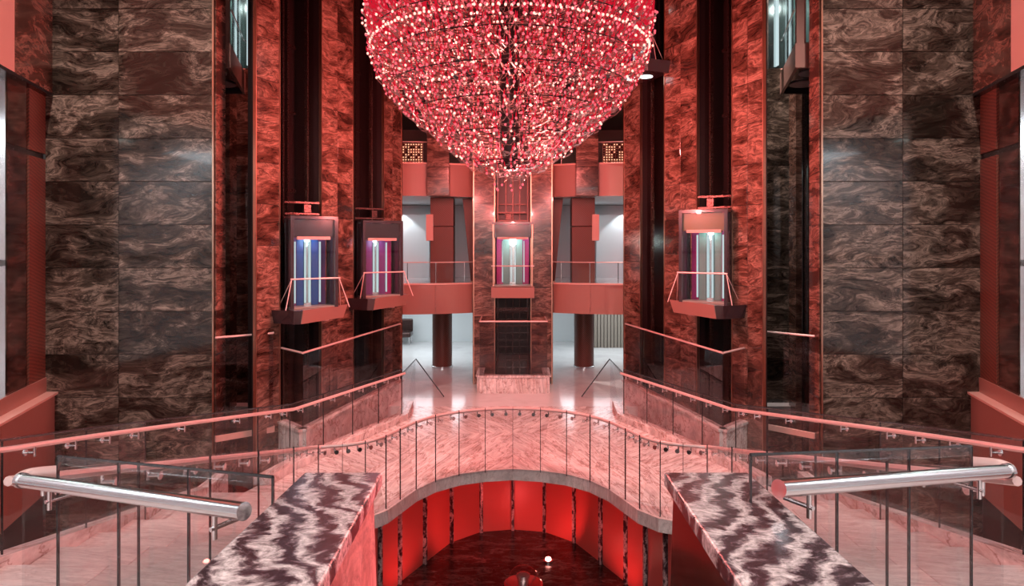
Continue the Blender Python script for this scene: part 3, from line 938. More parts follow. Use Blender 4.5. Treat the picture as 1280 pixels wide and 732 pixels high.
def balustrade(root, pts, rail_off, seal=True, rail_r=0.026, rail_mat='rail_steel', glass_mat='glass', nb=2, up=0.05, top_strip=False):
    """pts: (x, d, z glass foot, z rail). Glass panels between them, a rail on brackets at its side."""
    off = []
    for i, p in enumerate(pts):
        a, b = pts[max(0, i - 1)], pts[min(len(pts) - 1, i + 1)]
        t = Vector((b[0] - a[0], b[1] - a[1])).normalized()
        off.append(Vector((-t.y, t.x)))
    for i in range(len(pts) - 1):
        a, b = pts[i], pts[i + 1]
        na, nb_ = off[i] * 0.007, off[i + 1] * 0.007
        t = Vector((b[0] - a[0], b[1] - a[1]))
        g = t.normalized() * 0.006
        pane = MB().prism([(a[0] - na.x + g.x, a[1] - na.y + g.y), (b[0] - nb_.x - g.x, b[1] - nb_.y - g.y), (b[0] + nb_.x - g.x, b[1] + nb_.y - g.y), (a[0] + na.x + g.x, a[1] + na.y + g.y)],
                   [a[2], b[2], b[2], a[2]], [a[3] + up, b[3] + up, b[3] + up, a[3] + up])
        pane = pane.build('glass_panel', glass_mat, root)
        if rail_off:
            for q in range(nb):
                f = (q + 0.5) / nb
                o = off[i].lerp(off[i + 1], f).normalized()
                p = Vector((a[0] + (b[0] - a[0]) * f, a[1] + (b[1] - a[1]) * f, a[3] + (b[3] - a[3]) * f - 0.07))
                sg = 1 if rail_off > 0 else -1
                dirv = o * sg
                put_bracket(pane, p, math.atan2(dirv.y, dirv.x) + math.pi / 2)
    if seal:
        for i, p in enumerate(pts[:-1]):
            if i == 0 and pts[0][0] * pts[-1][0] < 0:
                continue
            t = Vector((off[i].y, -off[i].x)) * 0.0038
            n = off[i] * 0.009
            MB().prism([(p[0] - t.x - n.x, p[1] - t.y - n.y), (p[0] + t.x - n.x, p[1] + t.y - n.y), (p[0] + t.x + n.x, p[1] + t.y + n.y), (p[0] - t.x + n.x, p[1] - t.y + n.y)],
                       p[2], p[3] + up).build('glass_joint', 'dark_edge', root)
    path = [(p[0] + off[i].x * rail_off, p[1] + off[i].y * rail_off, p[3]) for i, p in enumerate(pts)]
    return path


def smooth_path(path, n=4):
    """Catmull-Rom through the points"""
    P = [Vector(p) for p in path]
    out = []
    for i in range(len(P) - 1):
        p0, p1, p2, p3 = P[max(0, i - 1)], P[i], P[i + 1], P[min(len(P) - 1, i + 2)]
        for k in range(n):
            t = k / n
            out.append(0.5 * ((2 * p1) + (p2 - p0) * t + (2 * p0 - 5 * p1 + 4 * p2 - p3) * t * t + (3 * p1 - p0 - 3 * p2 + p3) * t ** 3))
    out.append(P[-1])
    return out


RAILZ = CAMZ - 2.83
inner_r = [(0.0, 11.64), (0.47, 11.56), (0.90, 11.39), (1.26, 11.09), (1.52, 10.70), (1.70, 10.27), (1.85, 9.92), (2.09, 9.64), (2.38, 9.50), (2.70, 9.44)]
top = CAMZ - 1.26
stair_r = [(2.685, 8.27), (2.675, 7.10), (2.66, 5.93), (2.645, 4.77), (2.63, 3.62)]
half = []
for x, d in inner_r:
    half.append((x, d, -0.02, RAILZ))
for x, d in stair_r:
    f = (9.44 - d) / (9.44 - 3.62)
    zf = max(0, (10.2 - d) / RUN * RISE)
    half.append((x - 0.02, d, zf - 0.1, RAILZ + (top - RAILZ) * f))
full = [(-x, d, a, b) for x, d, a, b in half[::-1]][:-1] + half
bal = thing('glass_balustrade', 'curved glass balustrade with steel handrail along the bridge edge and inner stairs', 'balustrade', (0, 11.6, 0))
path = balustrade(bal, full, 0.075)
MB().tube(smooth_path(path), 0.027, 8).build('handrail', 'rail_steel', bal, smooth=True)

for s in (-1, 1):
    sw = side_word[s]
    pts = []
    flat = [(2.44, 14.94), (2.787, 14.12), (3.135, 13.31), (3.48, 12.49), (3.83, 11.68)]
    for x, d in flat:
        pts.append((s * x, d, 0.02, RAILZ))
    for x, d, zr in ((4.03, 10.75, RAILZ + 0.16), (4.54, 8.4, CAMZ - 2.27), (4.58, 7.3, CAMZ - 2.06), (4.62, 6.15, CAMZ - 1.85), (4.65, 4.8, CAMZ - 1.58), (4.68, 3.4, CAMZ - 1.30)):
        z = max(0, (10.2 - d) / RUN * RISE)
        pts.append((s * x, d, z + 0.05, zr))
    ob = thing('glass_balustrade', 'glass balustrade with pink lit double rail along the outer %s stairs' % sw, 'balustrade', (s * 3.83, 11.68, 0))
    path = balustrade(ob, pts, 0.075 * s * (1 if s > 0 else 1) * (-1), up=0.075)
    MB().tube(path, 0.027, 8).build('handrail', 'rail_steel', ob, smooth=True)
    top_edge = [(p[0], p[1], p[3] + 0.08) for p in pts]
    MB().tube(top_edge, 0.012, 6).build('top_edge', 'dark_edge', ob)
    # stone curb under that balustrade, on the bridge
    cb = thing('stone_curb', 'pale stone curb under the outer %s balustrade' % sw, 'curb', (s * 3, 13.3, 0))
    ctr = [(2.46, 16.15), (2.40, 14.96), (2.75, 14.12), (3.10, 13.31), (3.44, 12.49), (3.79, 11.68), (4.0, 10.9)]
    for k in range(len(ctr) - 1):
        (ax, ay), (bx, by) = ctr[k], ctr[k + 1]
        t = Vector((bx - ax, by - ay)).normalized() * 0.003
        n = Vector((t.y, -t.x)).normalized()
        mb = MB().prism([(s * (ax + t.x - 0.10), ay + t.y), (s * (bx - t.x - 0.10), by - t.y), (s * (bx - t.x + 0.16), by - t.y), (s * (ax + t.x + 0.16), ay + t.y)], 0.0, 0.14)
        mb.build('stone_block', 'pale_marble', cb, bevel=0.008)
    # triangular glass wing ending that balustrade at the lobby
    wg = thing('glass_wing', 'pointed glass end wing at the %s corner of the lobby' % sw, 'glass panel', (s * 2.4, 16.6, 0))
    tri = [(s * 2.62, 0.02), (s * 2.46, 0.98), (s * 2.38, 0.98), (s * 1.72, 0.05), (s * 1.72, 0.02)]
    mb = MB()
    mb.add([(x, 17.0, z) for x, z in tri] + [(x, 17.015, z) for x, z in tri], [(0, 1, 2, 3, 4), (9, 8, 7, 6, 5), (0, 5, 6, 1), (1, 6, 7, 2), (2, 7, 8, 3), (3, 8, 9, 4), (4, 9, 5, 0)])
    mb.build('glass_panel', 'glass', wg)
    MB().tube([(s * 2.42, 17.0, 0.99), (s * 1.72, 17.0, 0.05)], 0.014, 6).build('edge_strip', 'dark_edge', wg)
    MB().tube([(s * 2.42, 17.0, 0.99), (s * 2.45, 15.0, 1.0)], 0.014, 6).build('edge_strip', 'dark_edge', wg)
    MB().prism([(s * 2.43, 16.98), (s * 2.445, 16.98), (s * 2.46, 15.02), (s * 2.445, 15.02)], 0.02, 0.98).build('glass_panel', 'glass', wg)

# ------------------------------------------------------------------ glass barriers round the lift pits
def barrier(name, label, pts, zcap, ztop, base_z, cap=True):
    root = thing(name, label, 'barrier', (pts[0][0], pts[0][1], base_z))
    for i in range(len(pts) - 1):
        a, b = Vector(pts[i]), Vector(pts[i + 1])
        t = (b - a).normalized()
        n = Vector((-t.y, t.x))
        if cap:
            q = [a - n * 0.07, b - n * 0.07, b + n * 0.07, a + n * 0.07]
            MB().prism([tuple(v) for v in q], base_z, zcap - 0.05).build('stone_base', 'pale_marble', root)
            q = [a - n * 0.10 - t * 0.02, b - n * 0.10 + t * 0.02, b + n * 0.10 + t * 0.02, a + n * 0.10 - t * 0.02]
            MB().prism([tuple(v) for v in q], zcap - 0.048, zcap).build('stone_cap', 'pale_marble', root)
        L = (b - a).length
        m = max(1, round(L / 1.25))
        for k in range(m):
            p, r = a + (b - a) * (k / m) + t * 0.004, a + (b - a) * ((k + 1) / m) - t * 0.004
            q = [p - n * 0.006, r - n * 0.006, r + n * 0.006, p + n * 0.006]
            MB().prism([tuple(v) for v in q], zcap + 0.002, ztop).build('glass_panel', 'barrier_glass', root)
    path = [(p[0], p[1], ztop + 0.015) for p in pts]
    for i in range(len(path) - 1):
        MB().tube([path[i], path[i + 1]], 0.02, 8).build('top_rail', 'rail_steel', root)
    return root


ZC, ZR = CAMZ - 3.40, CAMZ - 2.02
barrier('glass_barrier', 'glass barrier on a marble base before the middle lift', [(-0.86, 18.75), (-0.86, 17.66), (0.89, 17.66), (0.89, 18.75)], ZC, ZR, 0.0)
for s in (-1, 1):
    sw = side_word[s]
    barrier('glass_barrier', 'long glass barrier with marble base before the %s lifts' % sw,
            [(s * 2.84, 17.15), (s * 3.87, 12.53), (s * 4.47, 13.15)], ZC, ZR, -0.35)
    barrier('glass_barrier', 'glass barrier before the niche by the %s brown wall' % sw,
            ([(5.95, 16.5), (4.78, 13.2), (5.53, 12.45)] if s > 0 else [(-5.75, 16.5), (-4.55, 12.9), (-5.36, 12.25)]), CAMZ - 3.45, CAMZ - 1.70, 0.36, cap=False)
    # lower bar of that barrier, slim
    br = thing('guard_bar', 'slim rose bar at the foot of the niche glass, %s' % sw, 'guard bar', (s * 4.8, 13.2, 0.4))
    pp = [(5.95, 16.5), (4.78, 13.2), (5.53, 12.45)] if s > 0 else [(-5.75, 16.5), (-4.55, 12.9), (-5.36, 12.25)]
    for i in range(2):
        a, b = Vector(pp[i]), Vector(pp[i + 1])
        n = Vector((-(b - a).y, (b - a).x)).normalized() * 0.03
        MB().prism([tuple(a - n), tuple(b - n), tuple(b + n), tuple(a + n)], 0.30, 0.40).build('bar', 'salmon_light', br)


# ------------------------------------------------------------------ panoramic lifts
def lift(s, tc, wid, n0, n1, zfloor, h, label, kind, fr=None, plat=True, turn=0.55):
    """glass lift; local t along the wall, n out of it (fr maps them to the world)"""
    fr = fr or (lambda t, n, z: wl(s, t, n, z))
    root = thing('panoramic_lift', label, 'lift', fr(tc, (n0 + n1) / 2, zfloor - 0.2))
    wide = wid
    t0, t1 = tc - wid / 2, tc + wid / 2

    def fb(mbx, a, b, c, d, z0, z1):
        return mbx.prism([fr(a, c, 0)[:2], fr(b, c, 0)[:2], fr(b, d, 0)[:2], fr(a, d, 0)[:2]], z0, z1)
    zt = zfloor + h
    # platform: boat shaped tray wider than the cab
    if plat:
        e = 0.22
        mb = MB()
        top = [fr(t0 - e, n0 + 0.1, zfloor), fr(t0 - e, n1 + 0.04, zfloor), fr(t0 - e + 0.1, n1 + 0.18, zfloor), fr(t1 + e - 0.1, n1 + 0.18, zfloor), fr(t1 + e, n1 + 0.04, zfloor), fr(t1 + e, n0 + 0.1, zfloor)]
        bot = [fr(t0 - e + .06, n0 + 0.1, zfloor - .26), fr(t0 - e + .06, n1 - .02, zfloor - .26), fr(t0 - e + 0.14, n1 + 0.1, zfloor - .26), fr(t1 + e - 0.14, n1 + 0.1, zfloor - .26), fr(t1 + e - .06, n1 - .02, zfloor - .26), fr(t1 + e - .06, n0 + 0.1, zfloor - .26)]
        mb.loft([bot, top])
        mb.build('platform', 'cab_dark', root)
        # pale fascia on the tray's front
        mb = MB()
        mb.loft([[fr(t0 - e + .12, n1 + 0.115, zfloor - .255), fr(t1 + e - .12, n1 + 0.115, zfloor - .255), fr(t1 + e - .08, n1 + 0.195, zfloor + .012), fr(t0 - e + .08, n1 + 0.195, zfloor + .012)],
                 [fr(t0 - e + .12, n1 + 0.10, zfloor - .255), fr(t1 + e - .12, n1 + 0.10, zfloor - .255), fr(t1 + e - .08, n1 + 0.18, zfloor + .012), fr(t0 - e + .08, n1 + 0.18, zfloor + .012)]])
        mb.build('front_panel', 'salmon', root)
    if turn:
        # the cab stands turned on its tray, facing the landing
        base_fr, cn, ca_, sa_ = fr, (n0 + n1) / 2 + 0.12, math.cos(turn), math.sin(turn)
        fr = lambda t, n, z: base_fr(tc + (t - tc) * ca_ + (n - cn) * sa_, cn - (t - tc) * sa_ + (n - cn) * ca_, z)
        wid *= 0.86
        t0, t1 = tc - wid / 2, tc + wid / 2
        n0, n1 = cn - 0.24, cn + 0.24
    fb(MB(), t0 + .03, t1 - .03, n0 + .1, n1 - .02, zfloor + 0.002, zfloor + 0.03).build('floor', 'cab_floor', root)
    # roof and dark header
    fb(MB(), t0, t1, n0, n1, zt - 0.06, zt).build('roof', 'cab_dark', root)
    cols = {'blue': ('cab_purple', 'cab_blue', 'cab_dark'), 'violet': ('cab_magenta', 'cab_purple', 'cab_dark'), 'green': ('cab_magenta', 'cab_green', 'cab_olive'), 'white': ('cab_magenta', 'cab_green', 'cab_dark')}[kind]
    fb(MB(), t0 + .06, t1 - .06, n1 - .10, n1 - .06, zt - 0.42, zt - 0.07).build('header', cols[2], root)
    fb(MB(), t0 + .14, t1 - .14, n1 - .13, n1 - .05, zt - 0.46, zt - 0.40).build('header_trim', 'salmon_light', root)
    # back wall panels and mirrored door leaf
    w = (t1 - t0 - 0.2) / 5
    for k in range(5):
        mt = (cols[0], cols[1], 'cab_mirror', cols[1], cols[0])[k]
        fb(MB(), t0 + .1 + w * k + .004, t0 + .1 + w * (k + 1) - .004, n0 + .02, n0 + .06, zfloor + .03, zt - .07).build('back_panel', mt, root)
    # vertical light strips
    for f in (0.24, 0.46, 0.56, 0.78):
        tt = t0 + (t1 - t0) * f
        ls = fb(MB(), tt - .014, tt + .014, n0 + .07, n0 + .10, zfloor + .08, zt - .5).build('light_strip', 'lamp_white', root)
    # corner posts, glass
    for tt, mt in ((t0 + .03, 'cab_dark'), (t1 - .03, 'cab_dark')):
        fb(MB(), tt - .03, tt + .03, n0, n0 + .12, zfloor, zt).build('post', mt, root)
        fb(MB(), tt - (.035 if turn else .012), tt + (.035 if turn else .012), n1 - .03, n1 - .006, zfloor, zt).build('post', 'cab_dark' if turn else 'brass', root)
        if turn:
            fb(MB(), tt - .02, tt + .02, n0 + .13, n1 - .16, zfloor + .03, zt - .07).build('side_panel', 'cab_dark', root)
        fb(MB(), tt - .008, tt + .008, n1 - .15 if turn else n0 + .13, n1 - .04, zfloor + .03, zt - .07).build('side_glass', 'cab_glass', root)
    fb(MB(), t0 + .05, t1 - .05, n1 - .02, n1 - .005, zfloor + .03, zt - .07).build('front_glass', 'cab_glass', root)
    # handrail and raking stays
    zr = zfloor + 0.62 * h / 2.0 + 0.02
    MB().tube([fr(t0 - .02, n1 + .05, zr), fr(t1 + .02, n1 + .05, zr)], 0.016, 6).build('handrail', 'rail_steel', root)
    for tt in (t0, t1):
        e = 0.2 * (-1 if tt == t0 else 1)
        if plat:
            MB().tube([fr(tt, n1 + .05, zr), fr(tt + e * .8, n1 + .19, zfloor + .0)], 0.009, 6).build('stay', 'rail_steel', root)
            MB().tube([fr(tt, n1 + .05, zr), fr(tt + e * .8, n0 + .2, zfloor + .0)], 0.007, 6).build('stay', 'rail_steel', root)
    # roof gear
    fb(MB(), tc - wid * .38, tc + wid * .38, n0 - .3, n0 - .24, zt + .05, zt + .09).build('roof_rail', 'shaft_metal', root)
    fb(MB(), tc - wid * .38, tc + wid * .38, n0 - .3, n0 - .24, zt + .28, zt + .32).build('roof_rail', 'shaft_metal', root)
    fb(MB(), tc - .18, tc - .04, n0 - .34, n0 - .24, zt + .1, zt + .26).build('control_box', 'shaft_metal', root)
    c = fr(tc, n0 + (n1 - n0) * .5, zt - .55)
    lamp('lift_lamp', 'POINT', (c[0], c[1], c[2] + .05), 5 if kind != 'white' else 22, {'blue': (.55, .78, 1), 'violet': (.85, .7, 1), 'green': (.75, 1, .95), 'white': (.9, 1, .97)}[kind], 0.12)
    # underside lamps
    for f in (0.3, 0.7):
        c = fr(t0 + wid * f, (n0 + n1) / 2 + 0.05, zfloor - .27)
        MB().lathe([(0.16, 0), (0.16, 0.02)], c, 20).build('underside_lamp', 'lamp_disc' if zfloor > 6 and abs(tc - 1.2) < 0.3 else 'disc_off', root)
    return root


lift(-1, 3.85, 1.10, -0.10, 0.52, CAMZ - 1.25, 1.80, 'glass lift with blue lit walls, nearer of the left pair', 'blue')
lift(-1, 1.42, 1.15, -0.10, 0.52, CAMZ - 1.20, 1.74, 'glass lift with violet lit walls, farther of the left pair', 'violet')
lift(1, 3.62, 1.15, -0.10, 0.55, CAMZ - 1.17, 1.86, 'glass lift with green lit interior and olive header on the right wall', 'green')
lift(1, 1.20, 1.02, -0.10, 0.60, CAMZ + 4.15, 1.90, 'glass lift stopped high on the right wall beside the chandelier', 'green')
cfr = lambda t, n, z: (t, PD - n, z)
lift(1, 0.0, 1.10, -0.1, 0.78, CAMZ - 1.13, 1.72, 'white lit glass lift stopped in the middle shaft', 'white', cfr, plat=False, turn=0)
mid = [o for o in COL.objects if o.get('label', '').startswith('white lit glass lift')][0]
MB().box(-0.57, 0.57, PD - 0.86, PD - 0.1, CAMZ - 1.42, CAMZ - 1.14).build('platform', 'salmon', mid)

# lifts standing high in the outer niches, seen from below
for s in (-1, 1):
    sw = side_word[s]
    x0 = 5.36
    z = CAMZ + 3.35
    root = thing('panoramic_lift', 'glass lift stopped high in the niche by the %s brown wall, seen from below' % sw, 'lift', (s * 6.2, 14.2, z))
    poly = [(s * 5.36, 12.9), (s * 6.9, 12.9), (s * 6.9, 15.25), (s * 5.99, 15.25)]
    rim = [(s * 5.44, 12.97), (s * 6.8, 12.97), (s * 6.8, 15.15), (s * 6.02, 15.15)]
    for k in range(4):
        a, b, c, d = poly[k], poly[(k + 1) % 4], rim[(k + 1) % 4], rim[k]
        MB().prism([a, b, c, d], z, z + 0.46).build('base_panel', 'salmon' if k in (0, 3) else 'cab_dark', root)
    MB().prism(rim, z + 0.08, z + 0.14).build('underside', 'cab_dark', root)
    for cx, cy in ((6.02, 13.55), (6.22, 14.5)):
        MB().lathe([(0.30, 0), (0.30, 0.02)], (s * cx, cy, z + 0.05), 24).build('underside_lamp', 'disc_off', root)
    MB().prism([rim[0], rim[1], rim[2], rim[3]], z + 0.47, z + 0.50).build('floor', 'cab_floor', root)
    MB().prism([(s * 5.40, 12.94), (s * 5.58, 12.94), (s * 5.58, 13.0), (s * 5.40, 13.0)], z + 0.46, z + 2.6).build('corner_panel', 'salmon', root)
    MB().prism([(s * 5.42, 13.02), (s * 5.43, 13.02), (s * 5.99, 15.12), (s * 5.98, 15.12)], z + 0.5, z + 2.5).build('front_glass', 'cab_glass', root)
    for f in (0.35, 0.62, 0.9):
        xx = 5.45 + 0.55 * f
        yy = 13.0 + 2.15 * f
        MB().box(min(s * xx, s * (xx + .03)), max(s * xx, s * (xx + .03)), yy, yy + .04, z + .5, z + 2.5).build('glass_joint', 'dark_edge', root)
    MB().box(min(s * 6.6, s * 6.75), max(s * 6.6, s * 6.75), 13.0, 15.1, z + .5, z + 2.5).build('back_panel', 'cab_green', root)
    MB().box(min(s * 5.6, s * 6.6), max(s * 5.6, s * 6.6), 14.9, 15.0, z + .5, z + 2.5).build('back_panel', 'cab_mirror', root)
    for xx in (5.75, 6.0, 6.3):
        MB().box(min(s * xx, s * (xx + .05)), max(s * xx, s * (xx + .05)), 14.82, 14.88, z + .55, z + 2.4).build('light_strip', 'lamp_white', root)
    MB().tube([(s * 5.38, 12.99, z + 1.12), (s * 5.96, 15.1, z + 1.12)], 0.02, 6).build('handrail', 'steel', root)
    MB().prism(rim, z + 2.5, z + 2.6).build('roof', 'cab_dark', root)
    lamp('lift_lamp', 'POINT', (s * 6.1, 14.0, z + 2.1), 18, (.86, 1, .96), 0.03)

# ------------------------------------------------------------------ curved panelled wall of the lower deck
ZL = -2.6
def on_floor(px, py):
    d = F * (CAMZ - ZL) / (py - 305.0)
    return Vector(((px - 641.0) / F * d, d))
wall_pts = [on_floor(*p) for p in ((600.7, 664.5), (563, 678.0), (529.6, 704.0), (498, 729.0))]
right_pts = [Vector((0, on_floor(641, 661.4).y))] + [Vector((-p.x, p.y)) for p in wall_pts]
right_pts += [Vector((2.35, 11.9)), Vector((2.50, 11.0)), Vector((2.60, 10.1)), Vector((2.66, 9.2)), Vector((2.7, 8.2))]
low = thing('curved_wall', 'curved wall of red lit panels between stone fins below the bridge', 'wall', (0, 15, ZL))
pts_all = [Vector((-p.x, p.y)) for p in right_pts[::-1]][:-1] + right_pts
for i in range(len(pts_all) - 1):
    a, b = pts_all[i], pts_all[i + 1]
    t = (b - a).normalized()
    n = Vector((-t.y, t.x))          # away from the well
    q = [a + t * 0.03, b - t * 0.03, b - t * 0.03 + n * 0.05, a + t * 0.03 + n * 0.05]
    MB().prism([tuple(v) for v in q], ZL, -0.2).build('wall_panel', 'plate_red', low)
for i, p in enumerate(pts_all):
    a = pts_all[max(0, i - 1)]
    b = pts_all[min(len(pts_all) - 1, i + 1)]
    t = (b - a).normalized()
    n = Vector((-t.y, t.x))
    q = [p - t * 0.03 - n * 0.07, p + t * 0.03 - n * 0.07, p + t * 0.03 + n * 0.06, p - t * 0.03 + n * 0.06]
    MB().prism([tuple(v) for v in q], ZL, -0.2).build('stone_fin', 'granite', low)

up = thing('floor_uplight', 'small glaring red floor lamp on the dark lower floor', 'lamp', (0.72, 13.83, ZL))
MB().lathe([(0.10, 0.0), (0.10, 0.04), (0.075, 0.05)], (0.72, 13.83, ZL), 20).build('housing', 'steel', up, smooth=True)
MB().lathe([(0.062, 0.05), (0.05, 0.085), (0.02, 0.10)], (0.72, 13.83, ZL), 20).build('lens', 'lamp_red', up, smooth=True)
dm = thing('glass_dome_lamp', 'clear glass dome with a lamp inside on the lower floor', 'lamp', (0.2, 12.9, ZL))
prof = [(0.33 * math.cos(a), 0.33 * math.sin(a)) for a in [math.pi / 2 * k / 8 for k in range(8)]] + [(0.02, 0.33)]
MB().lathe(prof, (0.2, 12.9, ZL + 0.03), 32).build('dome', 'glass', dm, smooth=True)
MB().lathe([(0.37, 0), (0.37, 0.03), (0.34, 0.045)], (0.2, 12.9, ZL), 32).build('base', 'steel', dm, smooth=True)
MB().lathe([(0.10, 0.04), (0.13, 0.2), (0.06, 0.24)], (0.2, 12.9, ZL), 16).build('lamp_body', 'stem', dm, smooth=True)

# ------------------------------------------------------------------ foreground: parapets and steel handrails
def parapet(s, ftop, ntop, label):
    """ftop / ntop: inner x, outer x at the far end (d 3.3) and at d 1.95"""
    root = thing('granite_parapet', label, 'parapet', (s * 0.8, 2.4, CAMZ - 3.0))
    zt = lambda d: CAMZ - (0.796 + 0.094 * d)
    def at(k, d):
        f = (3.3 - d) / (3.3 - 1.95)
        return ftop[k] + (ntop[k] - ftop[k]) * f
    sec, body = [], []
    for d in (3.3, 2.6, 1.95, 1.2):
        xi, xo = at(0, d), at(1, d)
        sec.append([(s * xi, d, zt(d) - 0.065), (s * xo, d, zt(d) - 0.065), (s * xo, d, zt(d)), (s * xi, d, zt(d))])
    MB().loft(sec).build('cap_slab', 'granite' if s < 0 else 'granite_mirrored', root, bevel=0.008)
    for d, dz in ((3.24, 0), (2.6, 0), (1.95, 0), (1.2, 0)):
        xi, xo = at(0, d), at(1, d)
        body.append([(s * (xi - 0.03), d, CAMZ - 3.2), (s * (xo - 0.05), d, CAMZ - 3.2), (s * (xo - 0.03), d, zt(d) - 0.068), (s * (xi + 0.035), d, zt(d) - 0.068)])
    MB().loft(body).build('body', 'parapet_stone' if s < 0 else 'dark_marble', root)  # right body in darker stone: shade on its inner face put into the colour
    return root


parapet(-1, (0.633, 1.01), (0.553, 0.947), 'black and white granite topped parapet in the left foreground')
parapet(1, (0.734, 1.14), (0.651, 1.046), 'black and white granite topped parapet in the right foreground')

for s, near_, far_, lab in ((-1, (1.07, 2.70, 1.06), (2.60, 3.60, 1.25), 'left'), (1, (1.06, 2.70, 0.97), (2.62, 3.60, 1.20), 'right')):
    root = thing('steel_handrail', 'thick polished steel handrail on clear glass in the %s foreground' % lab, 'handrail', (s * near_[0], near_[1], CAMZ - 2.3))
    a = Vector((s * near_[0], near_[1], CAMZ - near_[2]))
    b = Vector((s * far_[0], far_[1], CAMZ - far_[2]))
    MB().tube([a, b], 0.035, 24).build('rail', 'steel', root, smooth=True)
    t = (b - a).normalized()
    # elbow that turns back to the stair rail, collar, end cap
    e1 = b + t * 0.02
    elbow = [b, e1 + t * 0.03 + Vector((0, 0.03, 0)), e1 + Vector((0, 0.10, 0.0)), e1 + Vector((-s * 0.06, 0.20, -0.02))]
    MB().tube(smooth_path(elbow, 5), 0.033, 16).build('elbow', 'rail_steel', root, smooth=True)
    MB().tube([b - t * 0.02, b + t * 0.012], 0.040, 20).build('collar', 'steel', root, smooth=True)
    MB().tube([a - t * 0.006, a + t * 0.004], 0.0362, 24).build('end_cap', 'steel', root, smooth=True)
    nv = Vector((-t.y, t.x, 0)).normalized()
    if nv.y < 0:
        nv = -nv
    # glass behind the rail with dark top edge and joints
    g0, g1 = a + nv * 0.12 - t * 0.03, b + nv * 0.12 - t * 0.12
    L = (g1 - g0).length
    for k in range(3):
        p = g0.lerp(g1, (0, .33, .66)[k]) + t * 0.003
        q = g0.lerp(g1, (.33, .66, 1)[k]) - t * 0.003
        n2 = Vector((nv.x, nv.y)) * 0.006
        MB().prism([(p.x - n2.x, p.y - n2.y), (q.x - n2.x, q.y - n2.y), (q.x + n2.x, q.y + n2.y), (p.x + n2.x, p.y + n2.y)],
                   CAMZ - 2.5, [p.z + .10, q.z + .10, q.z + .10, p.z + .10]).build('glass_panel', 'glass', root)
    for f in (0.0, 0.33, 0.66, 1.0):
        p = g0.lerp(g1, f)
        MB().box(p.x - .004, p.x + .004, p.y - .008, p.y + .008, CAMZ - 2.5, p.z + .10).build('glass_joint', 'dark_edge', root)
    MB().tube([g0 + Vector((0, 0, .103)), g1 + Vector((0, 0, .103))], 0.007, 6).build('top_edge', 'dark_edge', root)
    for f in (0.10, 0.84):
        p = a.lerp(b, f)
        MB().tube([p + Vector((0, 0, -.03)), p + Vector((0, 0, -.13))], 0.011, 10).build('bracket', 'bracket_steel', root, smooth=True)
        MB().tube([p + Vector((0, 0, -.085)) - nv * .02, p + Vector((0, 0, -.085)) + nv * 0.12], 0.010, 10).build('bracket', 'bracket_steel', root, smooth=True)

# ------------------------------------------------------------------ the chandelier
CX, CY = -0.05, 10.5
PROFILE = [(4.93, 0.22), (5.07, 0.57), (5.34, 0.94), (5.65, 1.31), (5.96, 1.66), (6.27, 1.92), (6.58, 2.07), (6.85, 2.14), (7.2, 2.20), (7.6, 2.16), (8.1, 2.0), (8.6, 1.8)]


def prof_r(z):
    for (z0, r0), (z1, r1) in zip(PROFILE, PROFILE[1:]):
        if z0 <= z <= z1:
            return r0 + (r1 - r0) * (z - z0) / (z1 - z0)
    return 0.1


ch = thing('chandelier', 'huge red chandelier of hundreds of glowing bulbs on curved stems', 'chandelier', (CX, CY, 4.9))
# core and suspension
MB().lathe([(0.10, 5.0), (0.16, 5.3), (0.16, 8.6), (0.05, 8.7)], (CX, CY, 0), 16).build('core', 'ring_metal', ch, smooth=True)
MB().tube([(CX, CY, 8.6), (CX, CY, 12.6)], 0.05, 8).build('suspension', 'ring_metal', ch)
tiers = []
z = 4.98
while z < 8.3:
    tiers.append(z)
    z += 0.125
for k, z in enumerate(tiers):
    if k % 3 == 1:
        for fr in (1.0, 0.62):
            r = prof_r(z) * fr - 0.07
            if r < 0.1:
                continue
            n = 48
            MB().tube([(CX + r * math.cos(2 * math.pi * i / n), CY + r * math.sin(2 * math.pi * i / n), z) for i in range(n)], 0.009, 5, closed=True).build('ring', 'ring_metal', ch, recalc=False)
        mb = MB()
        for i in range(12):
            a = 2 * math.pi * i / 12
            r = prof_r(z) - 0.07
            mb.tube([(CX + 0.1 * math.cos(a), CY + 0.1 * math.sin(a), z), (CX + r * math.cos(a), CY + r * math.sin(a), z)], 0.006, 4)
        mb.build('spokes', 'ring_metal', ch, recalc=False)


def blob(r, squash=1.0, n=6):
    """low ball: (verts, faces)"""
    vs = [(0, 0, -r * squash)]
    for zz, rr in ((-0.5, 0.86), (0.5, 0.86)):
        for i in range(n):
            a = 2 * math.pi * i / n
            vs.append((r * rr * math.cos(a), r * rr * math.sin(a), r * zz * squash))
    vs.append((0, 0, r * squash))
    fs = []
    for i in range(n):
        j = (i + 1) % n
        fs += [(0, 1 + j, 1 + i), (1 + i, 1 + j, 1 + n + j, 1 + n + i), (1 + n + i, 1 + n + j, 1 + 2 * n)]
    return vs, fs


BV, BF = blob(0.019, 1.15)
elems = []
for k, z in enumerate(tiers):
    R = prof_r(z)
    for li, f in enumerate((1.0, 0.84, 0.66, 0.46, 0.26)):
        r = R * f
        n = max(3, int(2 * math.pi * r / (0.17, 0.24, 0.33, 0.4, 0.45)[li]))
        for i in range(n):
            a = 2 * math.pi * (i + 0.5 * (k % 2) + random.uniform(-.18, .18)) / n
            elems.append((r + random.uniform(-0.05, 0.05), a, z + random.uniform(-0.05, 0.05), li))
for i in range(170):                                     # the bright ring of closely set bulbs
    elems.append((2.12, 2 * math.pi * i / 170, 6.82 + random.uniform(-.012, .012), -1))


def cam_dist(e):
    """how far down the list a bulb is: nearest ones on the shell inside the view come first"""
    x, y = CX + e[0] * math.cos(e[1]), CY + e[0] * math.sin(e[1])
    return y + (0 if e[3] <= 0 else 1.5) + (3 if CAMZ + 305 / F * y < e[2] else 0)


